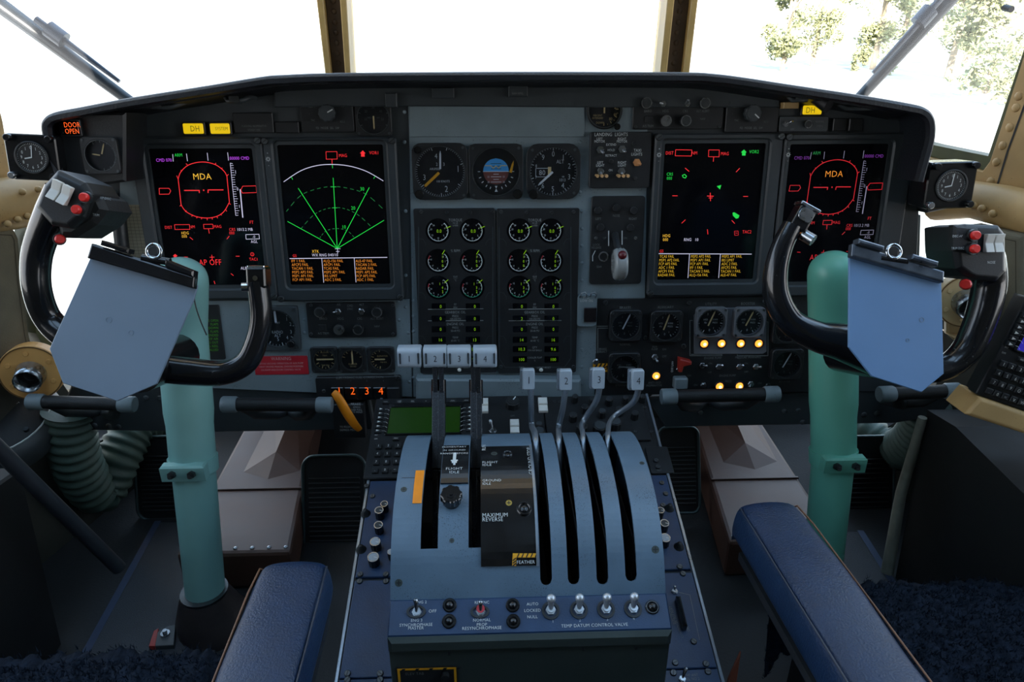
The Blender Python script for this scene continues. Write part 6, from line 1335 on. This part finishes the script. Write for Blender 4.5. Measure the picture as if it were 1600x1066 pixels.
b = MB(); T2 = Thing('fitting_bracket', 'pale tan bracket under the round outlet behind the right yoke', 'bracket', ORF, 1520, 500, w=-.03); b.prism(T2.P([(1500, 425), (1570, 430), (1570, 528), (1478, 522), (1478, 500)]), -.01, .005, .004); T2.add('plate', b, tanl)
b = MB(); T2 = Thing('side_structure', 'tan metal ledge below the round outlet behind the right yoke', 'ledge', ORF, 1530, 540, w=-.02); b.prism(T2.P([(1480, 522), (1600, 528), (1566, 560), (1500, 540)]), -.03, .01, .003); T2.add('ledge', b, tanl)
# shelf and right keypad unit
cBL = w_at(1524, 616, Y=.93); cTL = w_at(1602, 462, Y=.95); cBR = w_at(1600, 642, Y=.91)
KW, KH = .139, .161; SHF = frame(cBL, cBR - cBL, cTL - cBL); SHF = Frame(SHF.M @ Matrix.Translation((KW / 2, KH / 2, -.008)))
cdu('black keypad display unit with violet screen at the right edge', SHF, None, None, KW, KH, .001, lcdp, True)
T2 = Thing('console_shelf', 'worn tan ledge under the right keypad display unit', 'shelf', SHF); b = MB(); b.prism([(-KW / 2 - .004, -KH / 2 - .034), (KW / 2 + .05, -KH / 2 - .03), (KW / 2 + .05, -KH / 2 - .001), (-KW / 2 + .004, -KH / 2 - .001)], -.06, .018, .004); T2.add('ledge', b, tan, bevel=.002)
b = MB(); b.box(-KW / 2 + .01, KW / 2, -KH / 2, KH / 2, -.05, -.021); T2.add('backing', b, blk)
# ---------------- seats ----------------
def seat(lab, x0, x1, yf, zt, seed):
    T = Thing('seat_cushion', lab, 'seat', Frame(Matrix.Translation(((x0 + x1) / 2, yf - .3, 0))), group='sheepskin seats'); rnd = random.Random(seed)
    from mathutils import noise
    nx, ny = 150, 110; W_ = x1 - x0; D_ = .6; vs = []; fs = []
    for j in range(ny + 1):
        for i in range(nx + 1):
            u = i / nx * 2 - 1; v = j / ny; x = u * W_ / 2; 
            s = v * 1.25; y = .3 - max(0, s - .12) * D_ * .9; fz = 0
            if s < .12: y = .3 + .02 * math.sin(s / .12 * math.pi / 2 * 1); z = zt - .16 + s / .12 * .12
            else: z = zt - .04 * math.exp(-(s - .12) * 14)
            z -= .05 * max(0, abs(u) - .8) ** 2 * 25
            p = Vector((x, y, z)); n_ = noise.fractal(p * 26 + Vector((seed, 0, 0)), 1.0, 2.0, 3) * .010 + noise.noise(p * 110) * .006
            vs.append((x, y + n_ * .6, z + n_)); 
    for j in range(ny):
        for i in range(nx): a = j * (nx + 1) + i; fs.append([a, a + 1, a + nx + 2, a + nx + 1])
    b = MB(); b.add(vs, fs, 0, True); fl = T.add('sheepskin', b, wool)
    b = MB()
    for _ in range(26000):
        i = rnd.randrange(len(vs)); p = Vector(vs[i]) + Vector((rnd.uniform(-.002, .002), rnd.uniform(-.003, .003), 0)); d = Vector((rnd.gauss(0, .6), rnd.gauss(-.2, .6), 1)).normalized() * rnd.uniform(.004, .010); w_ = Vector((rnd.uniform(-1, 1), rnd.uniform(-1, 1), 0)).normalized() * .0009
        b.add([p - w_, p + w_, p + d], [[0, 1, 2]])
    o = b.build('wool_pile', wool, fl); o['kind'] = 'stuff'
    b = MB(); b.box(-W_ / 2 + .02, W_ / 2 - .02, -.4, .27, zt - .2, zt - .07, 0, .02); b.box(-.1, .1, -.2, .1, 0, zt - .19); T.add('seat_base', b, blk)
seat('dark navy sheepskin seat cushion in the lower left corner', -.735, -.33, .67, .30, 1); seat('dark navy sheepskin seat cushion in the lower right corner', .42, .79, .775, .285, 2)
def armrest(lab, cx, yf, w_, yaw, zt, seam):
    T = Thing('armrest', lab, 'armrest', Frame(Matrix.Translation((cx, yf, zt)) @ Matrix.Rotation(yaw, 4, 'Z')), group='leather armrests')
    b = MB(); L_ = .62; hw = w_ / 2
    sec = [(-hw, -.075), (-hw * 1.02, -.03), (-hw * .93, -.006), (-hw * .72, 0), (0, .003), (hw * .72, 0), (hw * .93, -.006), (hw * 1.02, -.03), (hw, -.075)]
    ys = [0, -.004, -.014, -.03, -.06] + [-.06 - .02 * i for i in range(1, 29)]
    sc2 = [.80, .90, .97, 1, 1] + [1] * 28; dz = [-.03, -.016, -.005, -.001, 0] + [0] * 28
    vs = []
    for y, s_, z in zip(ys, sc2, dz):
        vs += [(x * s_, y, (zz + .0) * (1 if zz < -.05 else 1) + (z if zz > -.05 else 0) + .0025 * math.sin(y * 30) * (1 if zz > -.01 else 0)) for x, zz in sec]
    n = len(sec); fs = [list(range(n))]
    for i in range(len(ys) - 1):
        for j in range(n): fs.append([i * n + j, i * n + (j + 1) % n, (i + 1) * n + (j + 1) % n, (i + 1) * n + j])
    b.add(vs, fs, 0, True); T.add('leather_pad', b, leather, subd=2)
    for sg in (-1, 1):
        b = MB(); b.tube([(sg * hw * .95 * q, y, z) for q, y, z in ((.82, -.006, -.026), (.96, -.02, -.009), (1, -.06, -.0065), (1, -.3, -.006), (1, -.6, -.006))], .0011, 6)
        T.add('seam', b, mat('seam_thread', (40, 46, 58), .5, 0, 0) if sg != seam else mat('piping_brown', (112, 74, 50), .5, 0, 0))
    b = MB(); b.box(-hw * .85, hw * .85, -.6, -.03, -.082, -.07); T.add('base_board', b, blk)
    b = MB(); b.rod((0, -.42, -.08), (0, -.42, -zt + .0), .018, 12); T.add('bracket', b, blk)
armrest('black leather armrest at lower left beside the centre console', -.226, .652, .082, R(1), .45, -1); armrest('black leather armrest at lower right beside the centre console', .352, .742, .082, R(3), .45, 1)
# windshield wipers outside
def wiper(lab, a, c, kn, Y):
    A = w_at(*a, Y=Y); B = w_at(*c, Y=Y - .0)
    T = Thing('windshield_wiper', lab, 'wiper', Frame(Matrix.Translation(B)), group='windshield wipers'); A2 = A - B
    b = MB(); b.tube([A2 * 1.15, Vector((0, 0, 0)), -A2 * .15], [.02, .014, .014], 10); T.add('arm', b, mat('wiper_paint', (40, 46, 52), .35, 0, .1, 40))
    K = w_at(*kn, Y=Y - .02) - B; q = A2.normalized(); b = MB(); b.rod(K + q * .02, K - q * .16, .009, 10, 0, .005); b.rod(K - q * .02, K + q * .02, .020, 12); b.rod(K + q * .02, K + q * .05, .009, 8); T.add('adjuster', b, mat('wiper_joint', (66, 72, 82), .35, .4))
wiper('windshield wiper arm crossing the left windshield', (0, 8), (192, 150), (88, 54), 1.85); wiper('windshield wiper arm crossing the right windshield', (1482, 0), (1358, 136), (1444, 26), 1.85)
b = MB(); T = Thing('window_knob', 'small round black knob on the right windshield glass near the corner', 'knob', VF, 1578, 14, w=.0); b.cyl((0, 0), .007, -.02, .006, 14); T.add('knob_body', b, blk)
# loose brown strap end beside the console
T = Thing('brown_strap', 'pointed brown leather strap end right of the centre console bottom', 'strap', frame((.3, .66, .2), (1, 0, 0), (0, .3, 1)), 1146, 1045); b = MB(); b.prism(T.P([(1157, 1018), (1150, 1066), (1140, 1120), (1120, 1120), (1138, 1060)]), -.002, .002, .0005); T.add('strap', b, mat('strap_brown', (110, 60, 44), .5))
